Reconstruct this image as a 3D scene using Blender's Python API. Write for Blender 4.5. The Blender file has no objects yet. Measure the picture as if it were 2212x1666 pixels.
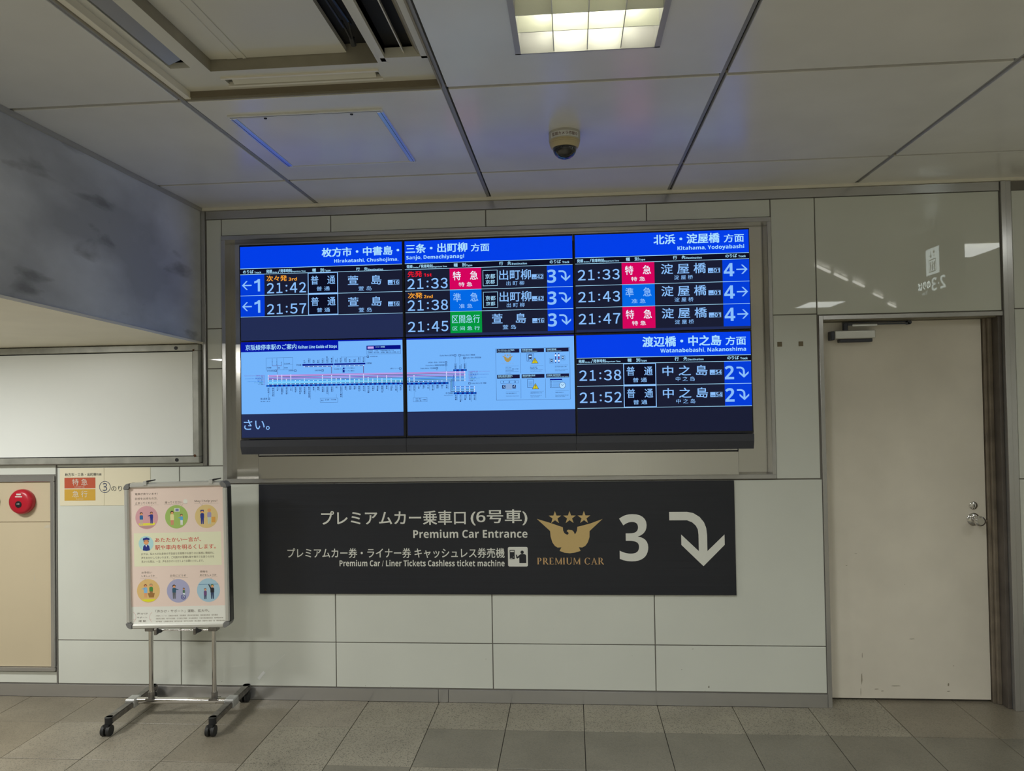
import bpy, bmesh, math, random
from math import sin, cos, pi, radians
from mathutils import Vector, Matrix, Euler
random.seed(7)
S = bpy.context.scene
COL = S.collection
D_CAM = 4.1
CEIL = 2.757

# ------------------------------------------------------------------ camera
cd = bpy.data.cameras.new('camera'); cam = bpy.data.objects.new('camera', cd); COL.objects.link(cam)
R_ = Vector((0.99675446, 0.07869416, -0.01696414)); U_ = Vector((0.01834353, -0.01683872, 0.99968994)); F_ = Vector((-0.0783841, 0.99675658, 0.01822759))
m = Matrix((R_, U_, -F_)).transposed().to_4x4(); m.translation = Vector((0, -D_CAM, 1.6473))
cam.matrix_world = m
cd.sensor_width = 36; cd.lens = 36 * 1626.25 / 2212; cd.clip_start = 0.05; cd.clip_end = 60
S.camera = cam
# ------------------------------------------------------------------ world, exposure
w = bpy.data.worlds.new('world'); S.world = w; w.use_nodes = True
w.node_tree.nodes['Background'].inputs[0].default_value = (0.5, 0.5, 0.45, 1)
w.node_tree.nodes['Background'].inputs[1].default_value = 0.1
S.view_settings.view_transform = 'Standard'; S.view_settings.look = 'None'
S.view_settings.exposure = 0.0; S.view_settings.gamma = 1.0; S.view_settings.use_curve_mapping = False
S.cycles.use_denoising = True
S.cycles.max_bounces = 8; S.cycles.diffuse_bounces = 5; S.cycles.glossy_bounces = 5
S.cycles.sample_clamp_indirect = 4.0
LAMP_W = 19.0
LAMP_COL = (0.965, 1.0, 0.965)
LAMP_SPREAD = radians(146)
LEFT_W = 33.0
LAMPS = [(0.07, -2.02), (3.07, -2.02), (0.07, -5.42), (3.07, -5.42), (-1.40, -3.95), (1.05, -3.95), (5.9, -2.02), (5.9, -5.42)]  # unseen lamps behind the viewer and far right are added to light the room
LEFT_LAMPS = [(-3.35, -1.35), (-3.35, -3.4)]

def lin(c):
    c = c / 255.0
    return c / 12.92 if c <= 0.04045 else ((c + 0.055) / 1.055) ** 2.4
def rgb(r, g, b): return (lin(r), lin(g), lin(b), 1)

# ------------------------------------------------------------------ materials
MATS = {}
def mat(name, col, rough=0.5, metal=0.0, emit=None, es=1.0, spec=0.5, noise=None, bump=None, coat=0):
    """noise=(scale, amount, detail) varies the colour, bump=(scale, strength, distance)"""
    if name in MATS: return MATS[name]
    m = bpy.data.materials.new(name); m.use_nodes = True; MATS[name] = m
    nt = m.node_tree; b = nt.nodes['Principled BSDF']
    if len(col) == 3: col = (*col, 1)
    b.inputs['Base Color'].default_value = col
    b.inputs['Roughness'].default_value = rough; b.inputs['Metallic'].default_value = metal
    b.inputs['Specular IOR Level'].default_value = spec
    b.inputs['Coat Weight'].default_value = coat
    if emit:
        b.inputs['Emission Color'].default_value = emit if len(emit) == 4 else (*emit, 1)
        b.inputs['Emission Strength'].default_value = es
    tc = nt.nodes.new('ShaderNodeTexCoord')
    if noise:
        n = nt.nodes.new('ShaderNodeTexNoise'); n.inputs['Scale'].default_value = noise[0]; n.inputs['Detail'].default_value = noise[2] if len(noise) > 2 else 4
        nt.links.new(tc.outputs['Object'], n.inputs['Vector'])
        r = nt.nodes.new('ShaderNodeMapRange'); r.inputs['From Min'].default_value = 0.3; r.inputs['From Max'].default_value = 0.7
        r.inputs['To Min'].default_value = 1 - noise[1]; r.inputs['To Max'].default_value = 1 + noise[1] * 0.6
        nt.links.new(n.outputs['Fac'], r.inputs['Value'])
        mx = nt.nodes.new('ShaderNodeVectorMath'); mx.operation = 'SCALE'; mx.inputs[0].default_value = col[:3]
        nt.links.new(r.outputs['Result'], mx.inputs['Scale']); nt.links.new(mx.outputs['Vector'], b.inputs['Base Color'])
    if bump:
        n = nt.nodes.new('ShaderNodeTexNoise'); n.inputs['Scale'].default_value = bump[0]; n.inputs['Detail'].default_value = 3
        nt.links.new(tc.outputs['Object'], n.inputs['Vector'])
        bp = nt.nodes.new('ShaderNodeBump'); bp.inputs['Strength'].default_value = bump[1]; bp.inputs['Distance'].default_value = bump[2] if len(bump) > 2 else 0.001
        nt.links.new(n.outputs['Fac'], bp.inputs['Height']); nt.links.new(bp.outputs['Normal'], b.inputs['Normal'])
    return m

M_PANEL = mat('enamel_panel', (0.74, 0.755, 0.695), 0.02, spec=0.5, noise=(1.4, 0.05), bump=(1.1, 0.016, 0.004))
M_PANEL2 = mat('enamel_panel_aged', (0.72, 0.735, 0.665), 0.02, spec=0.5, noise=(1.4, 0.05), bump=(1.1, 0.016, 0.004))  # slightly darker, yellower enamel for the upper panels
M_JOINT = mat('joint_filler', (0.20, 0.185, 0.165), 0.8)
M_CEIL = mat('ceiling_metal_panel', (0.80, 0.785, 0.74), 0.24, spec=0.55, noise=(2.2, 0.07), bump=(1.5, 0.15, 0.004))
M_CHANNEL = mat('ceiling_channel', (0.30, 0.30, 0.31), 0.5)
M_DARK = mat('dark_gap', (0.012, 0.012, 0.014), 0.8)
M_CREAM = mat('cream_paint', (0.86, 0.81, 0.68), 0.45, noise=(3, 0.06))
M_CREAM_D = mat('cream_paint_dirty', (0.30, 0.27, 0.20), 0.6, noise=(6, 0.15))  # brown tone for the door head and air conditioner bay edge
M_DOOR = mat('door_paint', (0.85, 0.79, 0.69), 0.38, noise=(2.6, 0.09), bump=(3, 0.2, 0.003))
M_CAB = mat('cabinet_paint', (0.64, 0.545, 0.385), 0.35, noise=(1.2, 0.05))
M_BLACK = mat('black_plastic', (0.014, 0.015, 0.018), 0.35, spec=0.5)
M_BEZEL = mat('display_bezel', (0.010, 0.011, 0.016), 0.30)
M_FASCIA = mat('display_fascia', (0.050, 0.053, 0.070), 0.35)
M_RUBBER = mat('rubber', (0.02, 0.02, 0.02), 0.6)
M_SIGN = mat('sign_film', (0.017, 0.019, 0.028), 0.34)
def ripple(m):
    nt = m.node_tree; b = nt.nodes['Principled BSDF']; tc = nt.nodes.new('ShaderNodeTexCoord'); mp = nt.nodes.new('ShaderNodeMapping'); mp.inputs['Scale'].default_value = (0.7, 1, 26)
    n = nt.nodes.new('ShaderNodeTexNoise'); n.inputs['Scale'].default_value = 1.0; bp = nt.nodes.new('ShaderNodeBump'); bp.inputs['Strength'].default_value = 0.5; bp.inputs['Distance'].default_value = 0.004
    nt.links.new(tc.outputs['Object'], mp.inputs['Vector']); nt.links.new(mp.outputs['Vector'], n.inputs['Vector']); nt.links.new(n.outputs['Fac'], bp.inputs['Height']); nt.links.new(bp.outputs['Normal'], b.inputs['Normal'])
ripple(M_SIGN)
M_SIGNTXT = mat('sign_white_film', (0.84, 0.84, 0.78), 0.4)
M_GOLD = mat('sign_gold_film', (0.66, 0.47, 0.20), 0.4)
M_GOLDT = mat('sign_gold_lettering', (0.70, 0.44, 0.20), 0.4)
M_ALU = mat('anodised_aluminium', (0.72, 0.72, 0.69), 0.32, metal=0.55)
M_ALU_D = mat('scuffed_steel', (0.28, 0.265, 0.25), 0.35, metal=0.9, noise=(30, 0.35))
M_CHROME = mat('chrome', (0.72, 0.70, 0.68), 0.10, metal=1)
M_WHITE = mat('white_plastic', (0.72, 0.72, 0.68), 0.4)
M_RED = mat('red_plastic', (0.50, 0.012, 0.03), 0.30)
M_OLIVE = mat('olive_plastic', (0.05, 0.06, 0.01), 0.3)
M_BOARD = mat('white_lightbox_face', (0.88, 0.90, 0.88), 0.35)
M_PATCH = mat('adhesive_patch', (0.22, 0.18, 0.11), 0.7)
M_DOME = mat('smoked_dome', (0.008, 0.008, 0.010), 0.04, spec=0.6, coat=0.5)
M_CAMBODY = mat('camera_body_cream', (0.55, 0.46, 0.27), 0.45)
M_CAMRING = mat('camera_ring_white', (0.50, 0.48, 0.42), 0.45)
M_LBFRAME = mat('lightbox_frame', (0.42, 0.42, 0.38), 0.35, metal=0.3, noise=(14, 0.2))
M_LOUVRE = mat('louvre_enamel', (0.80, 0.80, 0.72), 0.35)
M_TUBE = mat('lamp_tube', (0.9, 0.9, 0.85), 0.4, emit=(1, 1.0, 0.78), es=13)
M_REAR = mat('rear_wall_paint', (0.75, 0.75, 0.69), 0.5, noise=(1, 0.1))

def brushed(name, col, rough, axis, metal=0.72):
    """stainless steel, grain stretched along axis 0=x, 2=z"""
    m = mat(name, col, rough, metal=metal); nt = m.node_tree; b = nt.nodes['Principled BSDF']
    tc = nt.nodes.new('ShaderNodeTexCoord'); mp = nt.nodes.new('ShaderNodeMapping')
    sc = [260, 260, 260]; sc[axis] = 3; mp.inputs['Scale'].default_value = sc
    nt.links.new(tc.outputs['Object'], mp.inputs['Vector'])
    n = nt.nodes.new('ShaderNodeTexNoise'); n.inputs['Scale'].default_value = 1; nt.links.new(mp.outputs['Vector'], n.inputs['Vector'])
    r = nt.nodes.new('ShaderNodeMapRange'); r.inputs['To Min'].default_value = rough - 0.04; r.inputs['To Max'].default_value = rough + 0.05
    nt.links.new(n.outputs['Fac'], r.inputs['Value']); nt.links.new(r.outputs['Result'], b.inputs['Roughness'])
    bp = nt.nodes.new('ShaderNodeBump'); bp.inputs['Strength'].default_value = 0.03; bp.inputs['Distance'].default_value = 0.0002
    nt.links.new(n.outputs['Fac'], bp.inputs['Height']); nt.links.new(bp.outputs['Normal'], b.inputs['Normal'])
    return m
M_SSX = brushed('stainless_horizontal_grain', (0.56, 0.55, 0.54), 0.20, 0)
M_SSZ = brushed('stainless_vertical_grain', (0.56, 0.55, 0.54), 0.20, 2)
M_SSB = brushed('stainless_recess_sheet', (0.68, 0.655, 0.61), 0.13, 2, 0.95)

def concrete():
    m = mat('stained_concrete', (0.2, 0.2, 0.2), 0.75); nt = m.node_tree; b = nt.nodes['Principled BSDF']
    tc = nt.nodes.new('ShaderNodeTexCoord')
    def nz(scale, detail, dist=0.0, st=(1, 1, 1)):
        mp = nt.nodes.new('ShaderNodeMapping'); mp.inputs['Scale'].default_value = st
        n = nt.nodes.new('ShaderNodeTexNoise'); n.inputs['Scale'].default_value = scale; n.inputs['Detail'].default_value = detail; n.inputs['Distortion'].default_value = dist
        nt.links.new(tc.outputs['Object'], mp.inputs['Vector']); nt.links.new(mp.outputs['Vector'], n.inputs['Vector']); return n
    a = nz(1.5, 9, 0.15, (1, 0.8, 1.5)); c = nz(3.6, 12, 0.3, (1, 0.8, 2.2))
    ra = nt.nodes.new('ShaderNodeValToRGB'); ra.color_ramp.elements[0].position = 0.36; ra.color_ramp.elements[0].color = (0.42, 0.425, 0.43, 1)
    ra.color_ramp.elements[1].position = 0.62; ra.color_ramp.elements[1].color = (0.72, 0.73, 0.74, 1); nt.links.new(a.outputs['Fac'], ra.inputs['Fac'])
    rc = nt.nodes.new('ShaderNodeValToRGB'); rc.color_ramp.elements[0].position = 0.30; rc.color_ramp.elements[0].color = (0.60, 0.59, 0.57, 1)
    rc.color_ramp.elements[1].position = 0.42; rc.color_ramp.elements[1].color = (1, 1, 1, 1); nt.links.new(c.outputs['Fac'], rc.inputs['Fac'])
    mx = nt.nodes.new('ShaderNodeMix'); mx.data_type = 'RGBA'; mx.blend_type = 'MULTIPLY'; mx.inputs[0].default_value = 1
    nt.links.new(ra.outputs['Color'], mx.inputs[6]); nt.links.new(rc.outputs['Color'], mx.inputs[7]); nt.links.new(mx.outputs[2], b.inputs['Base Color'])
    bp = nt.nodes.new('ShaderNodeBump'); bp.inputs['Strength'].default_value = 0.4; bp.inputs['Distance'].default_value = 0.006
    nt.links.new(c.outputs['Fac'], bp.inputs['Height']); nt.links.new(bp.outputs['Normal'], b.inputs['Normal'])
    return m
M_CONC = concrete()

def tile_mat(name, base, speck, dens, rough):
    m = mat(name, base, rough, spec=0.4); nt = m.node_tree; b = nt.nodes['Principled BSDF']
    tc = nt.nodes.new('ShaderNodeTexCoord')
    n = nt.nodes.new('ShaderNodeTexVoronoi'); n.inputs['Scale'].default_value = 230; sp_ = nt.nodes.new('ShaderNodeSeparateColor')
    n2 = nt.nodes.new('ShaderNodeTexNoise'); n2.inputs['Scale'].default_value = 3.5; n2.inputs['Detail'].default_value = 5
    for q in (n, n2): nt.links.new(tc.outputs['Object'], q.inputs['Vector'])
    nt.links.new(n.outputs['Color'], sp_.inputs['Color'])
    r = nt.nodes.new('ShaderNodeValToRGB'); r.color_ramp.elements[0].position = dens * 0.3; r.color_ramp.elements[0].color = (*speck, 1)
    r.color_ramp.elements[1].position = dens * 0.3 + 0.05; r.color_ramp.elements[1].color = tuple(c * 0.94 for c in base) + (1,); e = r.color_ramp.elements.new(0.95); e.color = tuple(c * 1.12 for c in base) + (1,)
    nt.links.new(sp_.outputs[0], r.inputs['Fac'])
    mr = nt.nodes.new('ShaderNodeMapRange'); mr.inputs['From Min'].default_value = 0.3; mr.inputs['From Max'].default_value = 0.7; mr.inputs['To Min'].default_value = 0.84; mr.inputs['To Max'].default_value = 1.1
    nt.links.new(n2.outputs['Fac'], mr.inputs['Value'])
    vm = nt.nodes.new('ShaderNodeVectorMath'); vm.operation = 'SCALE'; nt.links.new(r.outputs['Color'], vm.inputs[0]); nt.links.new(mr.outputs['Result'], vm.inputs['Scale'])
    nt.links.new(vm.outputs['Vector'], b.inputs['Base Color'])
    bp = nt.nodes.new('ShaderNodeBump'); bp.inputs['Strength'].default_value = 0.2; bp.inputs['Distance'].default_value = 0.0006
    nt.links.new(sp_.outputs[0], bp.inputs['Height']); nt.links.new(bp.outputs['Normal'], b.inputs['Normal'])
    return m
TILE = [tile_mat('tile_speckled', (0.295, 0.268, 0.209), (0.15, 0.14, 0.11), 0.41, 0.42),
        tile_mat('tile_pale', (0.286, 0.255, 0.201), (0.19, 0.175, 0.14), 0.40, 0.40),
        tile_mat('tile_brown', (0.242, 0.212, 0.162), (0.19, 0.17, 0.13), 0.38, 0.38),
        tile_mat('tile_dark', (0.201, 0.184, 0.144), (0.17, 0.16, 0.13), 0.38, 0.36)]

# ------------------------------------------------------------------ builders
def base_of(parent):
    return Vector((0, 0, 0)) if parent is None else Vector(parent.get('_b', (0, 0, 0)))
def link(name, me, m=None, parent=None):
    if m is not None:
        me.materials.clear(); me.materials.append(m)
    o = bpy.data.objects.new(name, me); COL.objects.link(o)
    if parent is not None: o.parent = parent
    return o
def obj(name, verts, faces, m, parent=None, smooth=False):
    """verts in world metres (or in the thing's own frame when the thing was made with own=True)"""
    b = base_of(parent)
    me = bpy.data.meshes.new(name); me.from_pydata([(v[0] - b.x, v[1] - b.y, v[2] - b.z) for v in verts], [], faces)
    if smooth:
        me.polygons.foreach_set('use_smooth', [True] * len(me.polygons))
    me.update()
    o = link(name, me, m, parent)
    if parent is not None: o['_b'] = tuple(b)
    else: o['_b'] = (0, 0, 0)
    return o
BF = [(0, 3, 2, 1), (4, 5, 6, 7), (0, 1, 5, 4), (1, 2, 6, 5), (2, 3, 7, 6), (3, 0, 4, 7)]
def bverts(x0, x1, y0, y1, z0, z1):
    return [(x0, y0, z0), (x1, y0, z0), (x1, y1, z0), (x0, y1, z0), (x0, y0, z1), (x1, y0, z1), (x1, y1, z1), (x0, y1, z1)]
def box(name, x0, x1, y0, y1, z0, z1, m, parent=None, bev=0.0):
    if bev <= 0: return obj(name, bverts(x0, x1, y0, y1, z0, z1), BF, m, parent)
    bm = bmesh.new(); vs = [bm.verts.new(v) for v in bverts(x0, x1, y0, y1, z0, z1)]
    for f in BF: bm.faces.new([vs[i] for i in f])
    bmesh.ops.bevel(bm, geom=bm.edges[:], offset=bev, segments=1, affect='EDGES')
    return bobj(name, bm, m, parent)
def bobj(name, bm, m, parent=None, smooth=False):
    b = base_of(parent); bm.normal_update()
    me = bpy.data.meshes.new(name); bmesh.ops.translate(bm, vec=-b, verts=bm.verts); bm.to_mesh(me); bm.free()
    if smooth: me.polygons.foreach_set('use_smooth', [True] * len(me.polygons))
    o = link(name, me, m, parent); o['_b'] = tuple(b); return o
class MB:
    def __init__(s): s.v = []; s.f = []
    def box(s, *a):
        n = len(s.v); s.v += bverts(*a); s.f += [tuple(i + n for i in f) for f in BF]; return s
    def add(s, v, f):
        n = len(s.v); s.v += v; s.f += [tuple(i + n for i in q) for q in f]; return s
    def cyl(s, a, b, r, r2=None, n=16):
        a = Vector(a); b = Vector(b); r2 = r if r2 is None else r2; d = (b - a).normalized()
        u = d.orthogonal().normalized(); w_ = d.cross(u); k = len(s.v)
        for p, q in ((a, r), (b, r2)):
            for i in range(n):
                t = 2 * pi * i / n; s.v.append(tuple(p + u * cos(t) * q + w_ * sin(t) * q))
        s.f.append(tuple(k + i for i in range(n))[::-1]); s.f.append(tuple(k + n + i for i in range(n)))
        for i in range(n): s.f.append((k + i, k + (i + 1) % n, k + n + (i + 1) % n, k + n + i))
        return s
    def lathe(s, c, prof, n=32, axis='z', sgn=1):
        """prof [(radius, height)], revolved round the axis through c"""
        k = len(s.v); c = Vector(c)
        for r, h in prof:
            for i in range(n):
                t = 2 * pi * i / n; x, y = r * cos(t), r * sin(t)
                s.v.append(tuple(c + (Vector((x, y, h)) if axis == 'z' else Vector((x, h, y))))) 
        for j in range(len(prof) - 1):
            for i in range(n):
                a, b = k + j * n + i, k + j * n + (i + 1) % n
                q = (a, b, b + n, a + n); s.f.append(q if sgn > 0 else q[::-1])
        s.f.append(tuple(k + i for i in range(n))[::-1]); s.f.append(tuple(k + (len(prof) - 1) * n + i for i in range(n)))
        return s
    def obj(s, name, m, parent=None, smooth=False):
        o = obj(name, s.v, s.f, m, parent, False)
        if smooth:
            me = o.data
            me.polygons.foreach_set('use_smooth', [len(p.vertices) <= 4 for p in me.polygons])
            try: me.set_sharp_from_angle(angle=radians(40))
            except Exception: pass
        return o
def flat(name, x0, z0, x1, z1, y, m, parent=None):
    return obj(name, [(x0, y, z0), (x1, y, z0), (x1, y, z1), (x0, y, z1)], [(0, 1, 2, 3)], m, parent)
def poly(name, pts, y, m, parent=None):
    """filled outline in a vertical plane facing -y"""
    area = sum(pts[i][0] * pts[(i + 1) % len(pts)][1] - pts[(i + 1) % len(pts)][0] * pts[i][1] for i in range(len(pts)))
    if area < 0: pts = pts[::-1]
    bm = bmesh.new(); f = bm.faces.new([bm.verts.new((p[0], y, p[1])) for p in pts]); bm.normal_update(); bmesh.ops.triangulate(bm, faces=[f])
    return bobj(name, bm, m, parent)
def disc(cx, cz, r, n=28, sx=1.0): return [(cx + sx * r * cos(2 * pi * i / n), cz + r * sin(2 * pi * i / n)) for i in range(n)]
class FL:
    """several flat printed shapes of one colour joined in one mesh"""
    def __init__(s): s.v = []; s.f = []
    def rect(s, x0, z0, x1, z1):
        n = len(s.v); s.v += [(x0, z0), (x1, z0), (x1, z1), (x0, z1)]; s.f.append((n, n + 1, n + 2, n + 3)); return s
    def frame(s, x0, z0, x1, z1, t): return s.rect(x0, z0, x1, z0 + t).rect(x0, z1 - t, x1, z1).rect(x0, z0 + t, x0 + t, z1 - t).rect(x1 - t, z0 + t, x1, z1 - t)
    def poly(s, pts):
        a = sum(pts[i][0] * pts[(i + 1) % len(pts)][1] - pts[(i + 1) % len(pts)][0] * pts[i][1] for i in range(len(pts)))
        if a < 0: pts = pts[::-1]
        n = len(s.v); s.v += list(pts); s.f.append(tuple(range(n, n + len(pts)))); return s
    def ring(s, cx, cz, r, t, n=28):
        k = len(s.v)
        for q in (r, r - t): s.v += disc(cx, cz, q, n)
        for i in range(n): s.f.append((k + i, k + (i + 1) % n, k + n + (i + 1) % n, k + n + i))
        return s
    def line(s, a, b, t):
        d = Vector((b[0] - a[0], b[1] - a[1])); d.normalize(); nx, nz = -d.y * t / 2, d.x * t / 2
        return s.poly([(a[0] - nx, a[1] - nz), (b[0] - nx, b[1] - nz), (b[0] + nx, b[1] + nz), (a[0] + nx, a[1] + nz)])
    def obj(s, name, y, m, parent=None):
        bm = bmesh.new(); vs = [bm.verts.new((v[0], y, v[1])) for v in s.v]; fs = []
        for f in s.f:
            fs.append(bm.faces.new([vs[i] for i in f]))
        bm.normal_update(); bmesh.ops.triangulate(bm, faces=[f for f in fs if len(f.verts) > 4])
        return bobj(name, bm, m, parent)
def prism(name, prof, a0, a1, m, parent=None, axis='x'):
    """closed profile [(p, q)] swept along an axis: x -> (y, z), y -> (x, z), z -> (x, y)"""
    n = len(prof); v = []
    for a in (a0, a1):
        for p, q in prof:
            v.append((a, p, q) if axis == 'x' else (p, a, q) if axis == 'y' else (p, q, a))
    bm = bmesh.new(); vs = [bm.verts.new(q) for q in v]
    bm.faces.new(vs[:n]); bm.faces.new(vs[n:][::-1])
    for i in range(n): bm.faces.new((vs[i], vs[n + i], vs[n + (i + 1) % n], vs[(i + 1) % n]))
    bmesh.ops.recalc_face_normals(bm, faces=bm.faces)
    return bobj(name, bm, m, parent)

def tag(o, label=None, cat=None, group=None, kind=None):
    if label: o['label'] = label
    if cat: o['category'] = cat
    if group: o['group'] = group
    if kind: o['kind'] = kind
    return o
def thing(name, label, cat, loc=(0, 0, 0), group=None, kind=None, own=False, rotz=0.0):
    o = bpy.data.objects.new(name, None); COL.objects.link(o); o.location = loc; o.rotation_euler = (0, 0, rotz)
    o.empty_display_size = 0.05
    o['_b'] = (0, 0, 0) if own else tuple(loc)
    return tag(o, label, cat, group, kind)
def struct(name, loc=(0, 0, 0), label=None):
    return thing(name, label, None, loc, kind='structure')

# lettering, set in Blender's own built-in font
_TC = {}
def face(body, bold):
    """Latin letters and figures are taken from the sans alphabets of the same built-in font"""
    if body[:1] == '\x01': return ''.join(chr(ord(c) + 0xFEE0) if '!' <= c <= '~' else c for c in body[1:])
    U, L, N = (0x1D5D4, 0x1D5EE, 0x1D7EC) if bold >= 0.018 and latin(body) else (0x1D5A0, 0x1D5BA, 0x1D7E2)
    return ''.join(chr(U + ord(c) - 65) if 'A' <= c <= 'Z' else chr(L + ord(c) - 97) if 'a' <= c <= 'z' else chr(N + ord(c) - 48) if '0' <= c <= '9' else c for c in body)
def latin(body): return body[:1] != '\x01' and all(ord(c) < 256 for c in body)
def glyphs(body, bold):
    k = (body, bold)
    if k not in _TC:
        c = bpy.data.curves.new('lettering', 'FONT'); c.body = face(body, bold); c.size = 1; c.resolution_u = 3; c.offset = 0; c.fill_mode = 'FRONT'
        o = bpy.data.objects.new('lettering', c); me = bpy.data.meshes.new_from_object(o)
        vs = [(v.co.x, v.co.y) for v in me.vertices]; fs = [tuple(p.vertices) for p in me.polygons]
        if bold > 0.004 and not latin(body):      # heavier strokes: the outline laid down again a hair to each side
            n = len(vs); bb_ = bold * 0.8
            v0, f0 = list(vs), list(fs); vs = []; fs = []
            for k, (dx, dy) in enumerate(((-bb_, -bb_ * .7), (bb_, -bb_ * .7), (-bb_, bb_ * .7), (bb_, bb_ * .7))):
                vs += [(a + dx, b + dy) for a, b in v0]; fs += [tuple(i + k * n for i in f) for f in f0]
            if bold > 0.04:
                n2 = len(vs); vs += v0; fs += [tuple(i + n2 for i in f) for f in f0]
        bpy.data.objects.remove(o); bpy.data.curves.remove(c); bpy.data.meshes.remove(me)
        xs = [v[0] for v in vs]; ys = [v[1] for v in vs]
        _TC[k] = (vs, fs, min(xs), max(xs), min(ys), max(ys))
    return _TC[k]
def txt(body, x0, z0, x1, z1, y, m, parent, bold=0.02, name='lettering', mirror=False):
    """lettering fitted to the box (x0,z0)-(x1,z1) in the plane y, read from -y"""
    vs, fs, a, b, c, d = glyphs(body, bold)
    sx = (x1 - x0) / (b - a); sz = (z1 - z0) / (d - c)
    k = 1 if latin(body) else 5 if bold > 0.04 else 4 if bold > 0.004 else 1; n = max(1, len(vs) // k)
    return obj(name, [(x0 + (v[0] - a) * sx, y - 0.00008 * (i // n), z0 + (v[1] - c) * sz) for i, v in enumerate(vs)], fs, m, parent)
def txtjoin(items, y, m, parent, bold=0.0, name='lettering', kind=None):
    """many tiny texts of one colour in one mesh; items (body, x0, z0, x1, z1[, rot])"""
    V = []; Fc = []
    for it in items:
        vs, fs, a, b, c, d = glyphs(it[0], bold); x0, z0, x1, z1 = it[1:5]; n = len(V)
        if len(it) > 5 and it[5]:      # turned a quarter clockwise: text runs downwards
            for v in vs: V.append((x0 + (v[1] - c) / (d - c) * (x1 - x0), y, z1 - (v[0] - a) / (b - a) * (z1 - z0)))
            Fc += [tuple(i + n for i in f) for f in fs]
        else:
            for v in vs: V.append((x0 + (v[0] - a) / (b - a) * (x1 - x0), y, z0 + (v[1] - c) / (d - c) * (z1 - z0)))
            Fc += [tuple(i + n for i in f) for f in fs]
    o = obj(name, V, Fc, m, parent)
    if kind: o['kind'] = kind
    return o

# ================================================================== SETTING
# ---- back wall
wall = struct('wall_back')
GAP = 0.0028
def wpanel(x0, x1, z0, z1, m=M_PANEL, y=0.0, name='wall_panel'):
    return box(name, x0 + GAP, x1 - GAP, y, y + 0.012, z0 + GAP, z1 - GAP, m, wall, bev=0.0012)
J = [-2.215, -1.324, -0.452, 0.423, 1.313]
for a, b in ((-4.2, -2.95), (-2.945, -2.215)) + tuple(zip(J[:-1], J[1:])): wpanel(a, b, 0.072, 0.318 if a > -2.95 else 0.140)
wpanel(-2.945, -2.215, 0.318, 1.300)
wpanel(-2.215, -1.957, 1.198, 1.300); wpanel(-2.215, -1.324, 0.318, 1.198)
wpanel(-1.324, -0.452, 0.318, 1.198); wpanel(-0.452, 0.423, 0.318, 1.198); wpanel(0.423, 1.313, 0.318, 1.198)
wpanel(-4.2, -2.95, 1.258, 1.318)
wpanel(-2.945, -2.054, 1.300, 1.318)
for a, b in ((1.300, 1.848), (1.848, 2.074), (2.074, 2.693)): wpanel(-2.046, -1.957, a, b)
for a, b in ((-1.957, -1.324), (-1.324, -0.452), (-0.452, 0.423), (0.423, 1.076)): wpanel(a, b, 2.597, 2.693, M_PANEL2)
wpanel(1.076, 1.306, 1.200, 2.072); wpanel(1.076, 1.306, 2.072, 2.693, M_PANEL2)
wpanel(1.306, 2.243, 2.066, 2.693, M_PANEL2)
for a, b in ((0.0, 0.320), (0.320, 1.190), (1.190, 2.074), (2.074, 2.693)): wpanel(2.302, 3.20, a, b)
for a in (3.20, 4.10, 5.0, 5.9):
    for b, c in ((0.0, 0.320), (0.320, 1.190), (1.190, 2.074), (2.074, 2.693)): wpanel(a, a + 0.9, b, c)
dm = FL()
for x, z, a, b in ((0.283, 0.321, .010, .003), (0.23, 0.318, .005, .002), (-0.49, 0.235, .002, .007), (0.56, 0.19, .004, .003), (0.70, 0.10, .008, .012), (0.68, 0.075, .003, .010), (-1.16, 0.082, .004, .003), (-1.02, 0.080, .003, .003), (-0.95, 0.085, .002, .003), (0.62, 0.30, .010, .002), (-1.98, 0.095, .005, .003), (-0.12, 0.40, .002, .002), (0.30, 0.26, .002, .002)):
    a *= .6; b *= .6
    dm.poly([(x - a, z), (x - a * .3, z - b), (x + a, z - b * .3), (x + a * .4, z + b)])
dm.obj('scuff', -0.0003, mat('wall_scuff', (0.25, 0.24, 0.20), 0.8), wall)
# backing behind the panels, with openings for the display recess and the doorway
bk = MB()
for a in ((-7.0, -1.946, 0.0055, 0.25, 0, CEIL + 0.2), (-1.946, 1.070, 0.0055, 0.25, 0, 1.214), (-1.946, 1.070, 0.0055, 0.25, 2.586, CEIL + 0.2),
          (1.070, 1.335, 0.0055, 0.25, 0, CEIL + 0.2), (1.335, 2.260, 0.0055, 0.25, 2.050, CEIL + 0.2), (2.260, 7.0, 0.0055, 0.25, 0, CEIL + 0.2)):
    bk.box(*a)
bk.obj('backing', M_JOINT, wall)
# stainless recess the display board hangs in
rec = MB(); rec.box(-1.946, 1.070, 0.058, 0.070, 1.214, 2.586); rec.obj('recess_sheet', M_SSB, wall)
prism('recess_side', [(-1.946, 0.012), (-1.934, 0.012), (-1.934, 0.058), (-1.946, 0.058)], 1.214, 2.586, M_SSZ, wall, 'z')
prism('recess_side', [(1.058, 0.012), (1.070, 0.012), (1.070, 0.058), (1.058, 0.058)], 1.214, 2.586, M_SSZ, wall, 'z')
box('recess_side', -1.934, 1.058, 0.012, 0.058, 1.214, 1.226, M_SSX, wall); box('recess_side', -1.934, 1.058, 0.012, 0.058, 2.574, 2.586, M_SSX, wall)

# ---- trims
def trim(n, x0, x1, y0, y1, z0, z1, m, bev=0.001): return tag(box('trim_%d' % n, x0, x1, y0, y1, z0, z1, m, None, bev), kind='structure')
trim(1, -2.046, 2.243, -0.004, 0.02, 2.694, 2.740, M_SSX)
trim(2, -2.075, 6.5, -0.016, 0.02, 2.742, CEIL + 0.004, M_CREAM)
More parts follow.
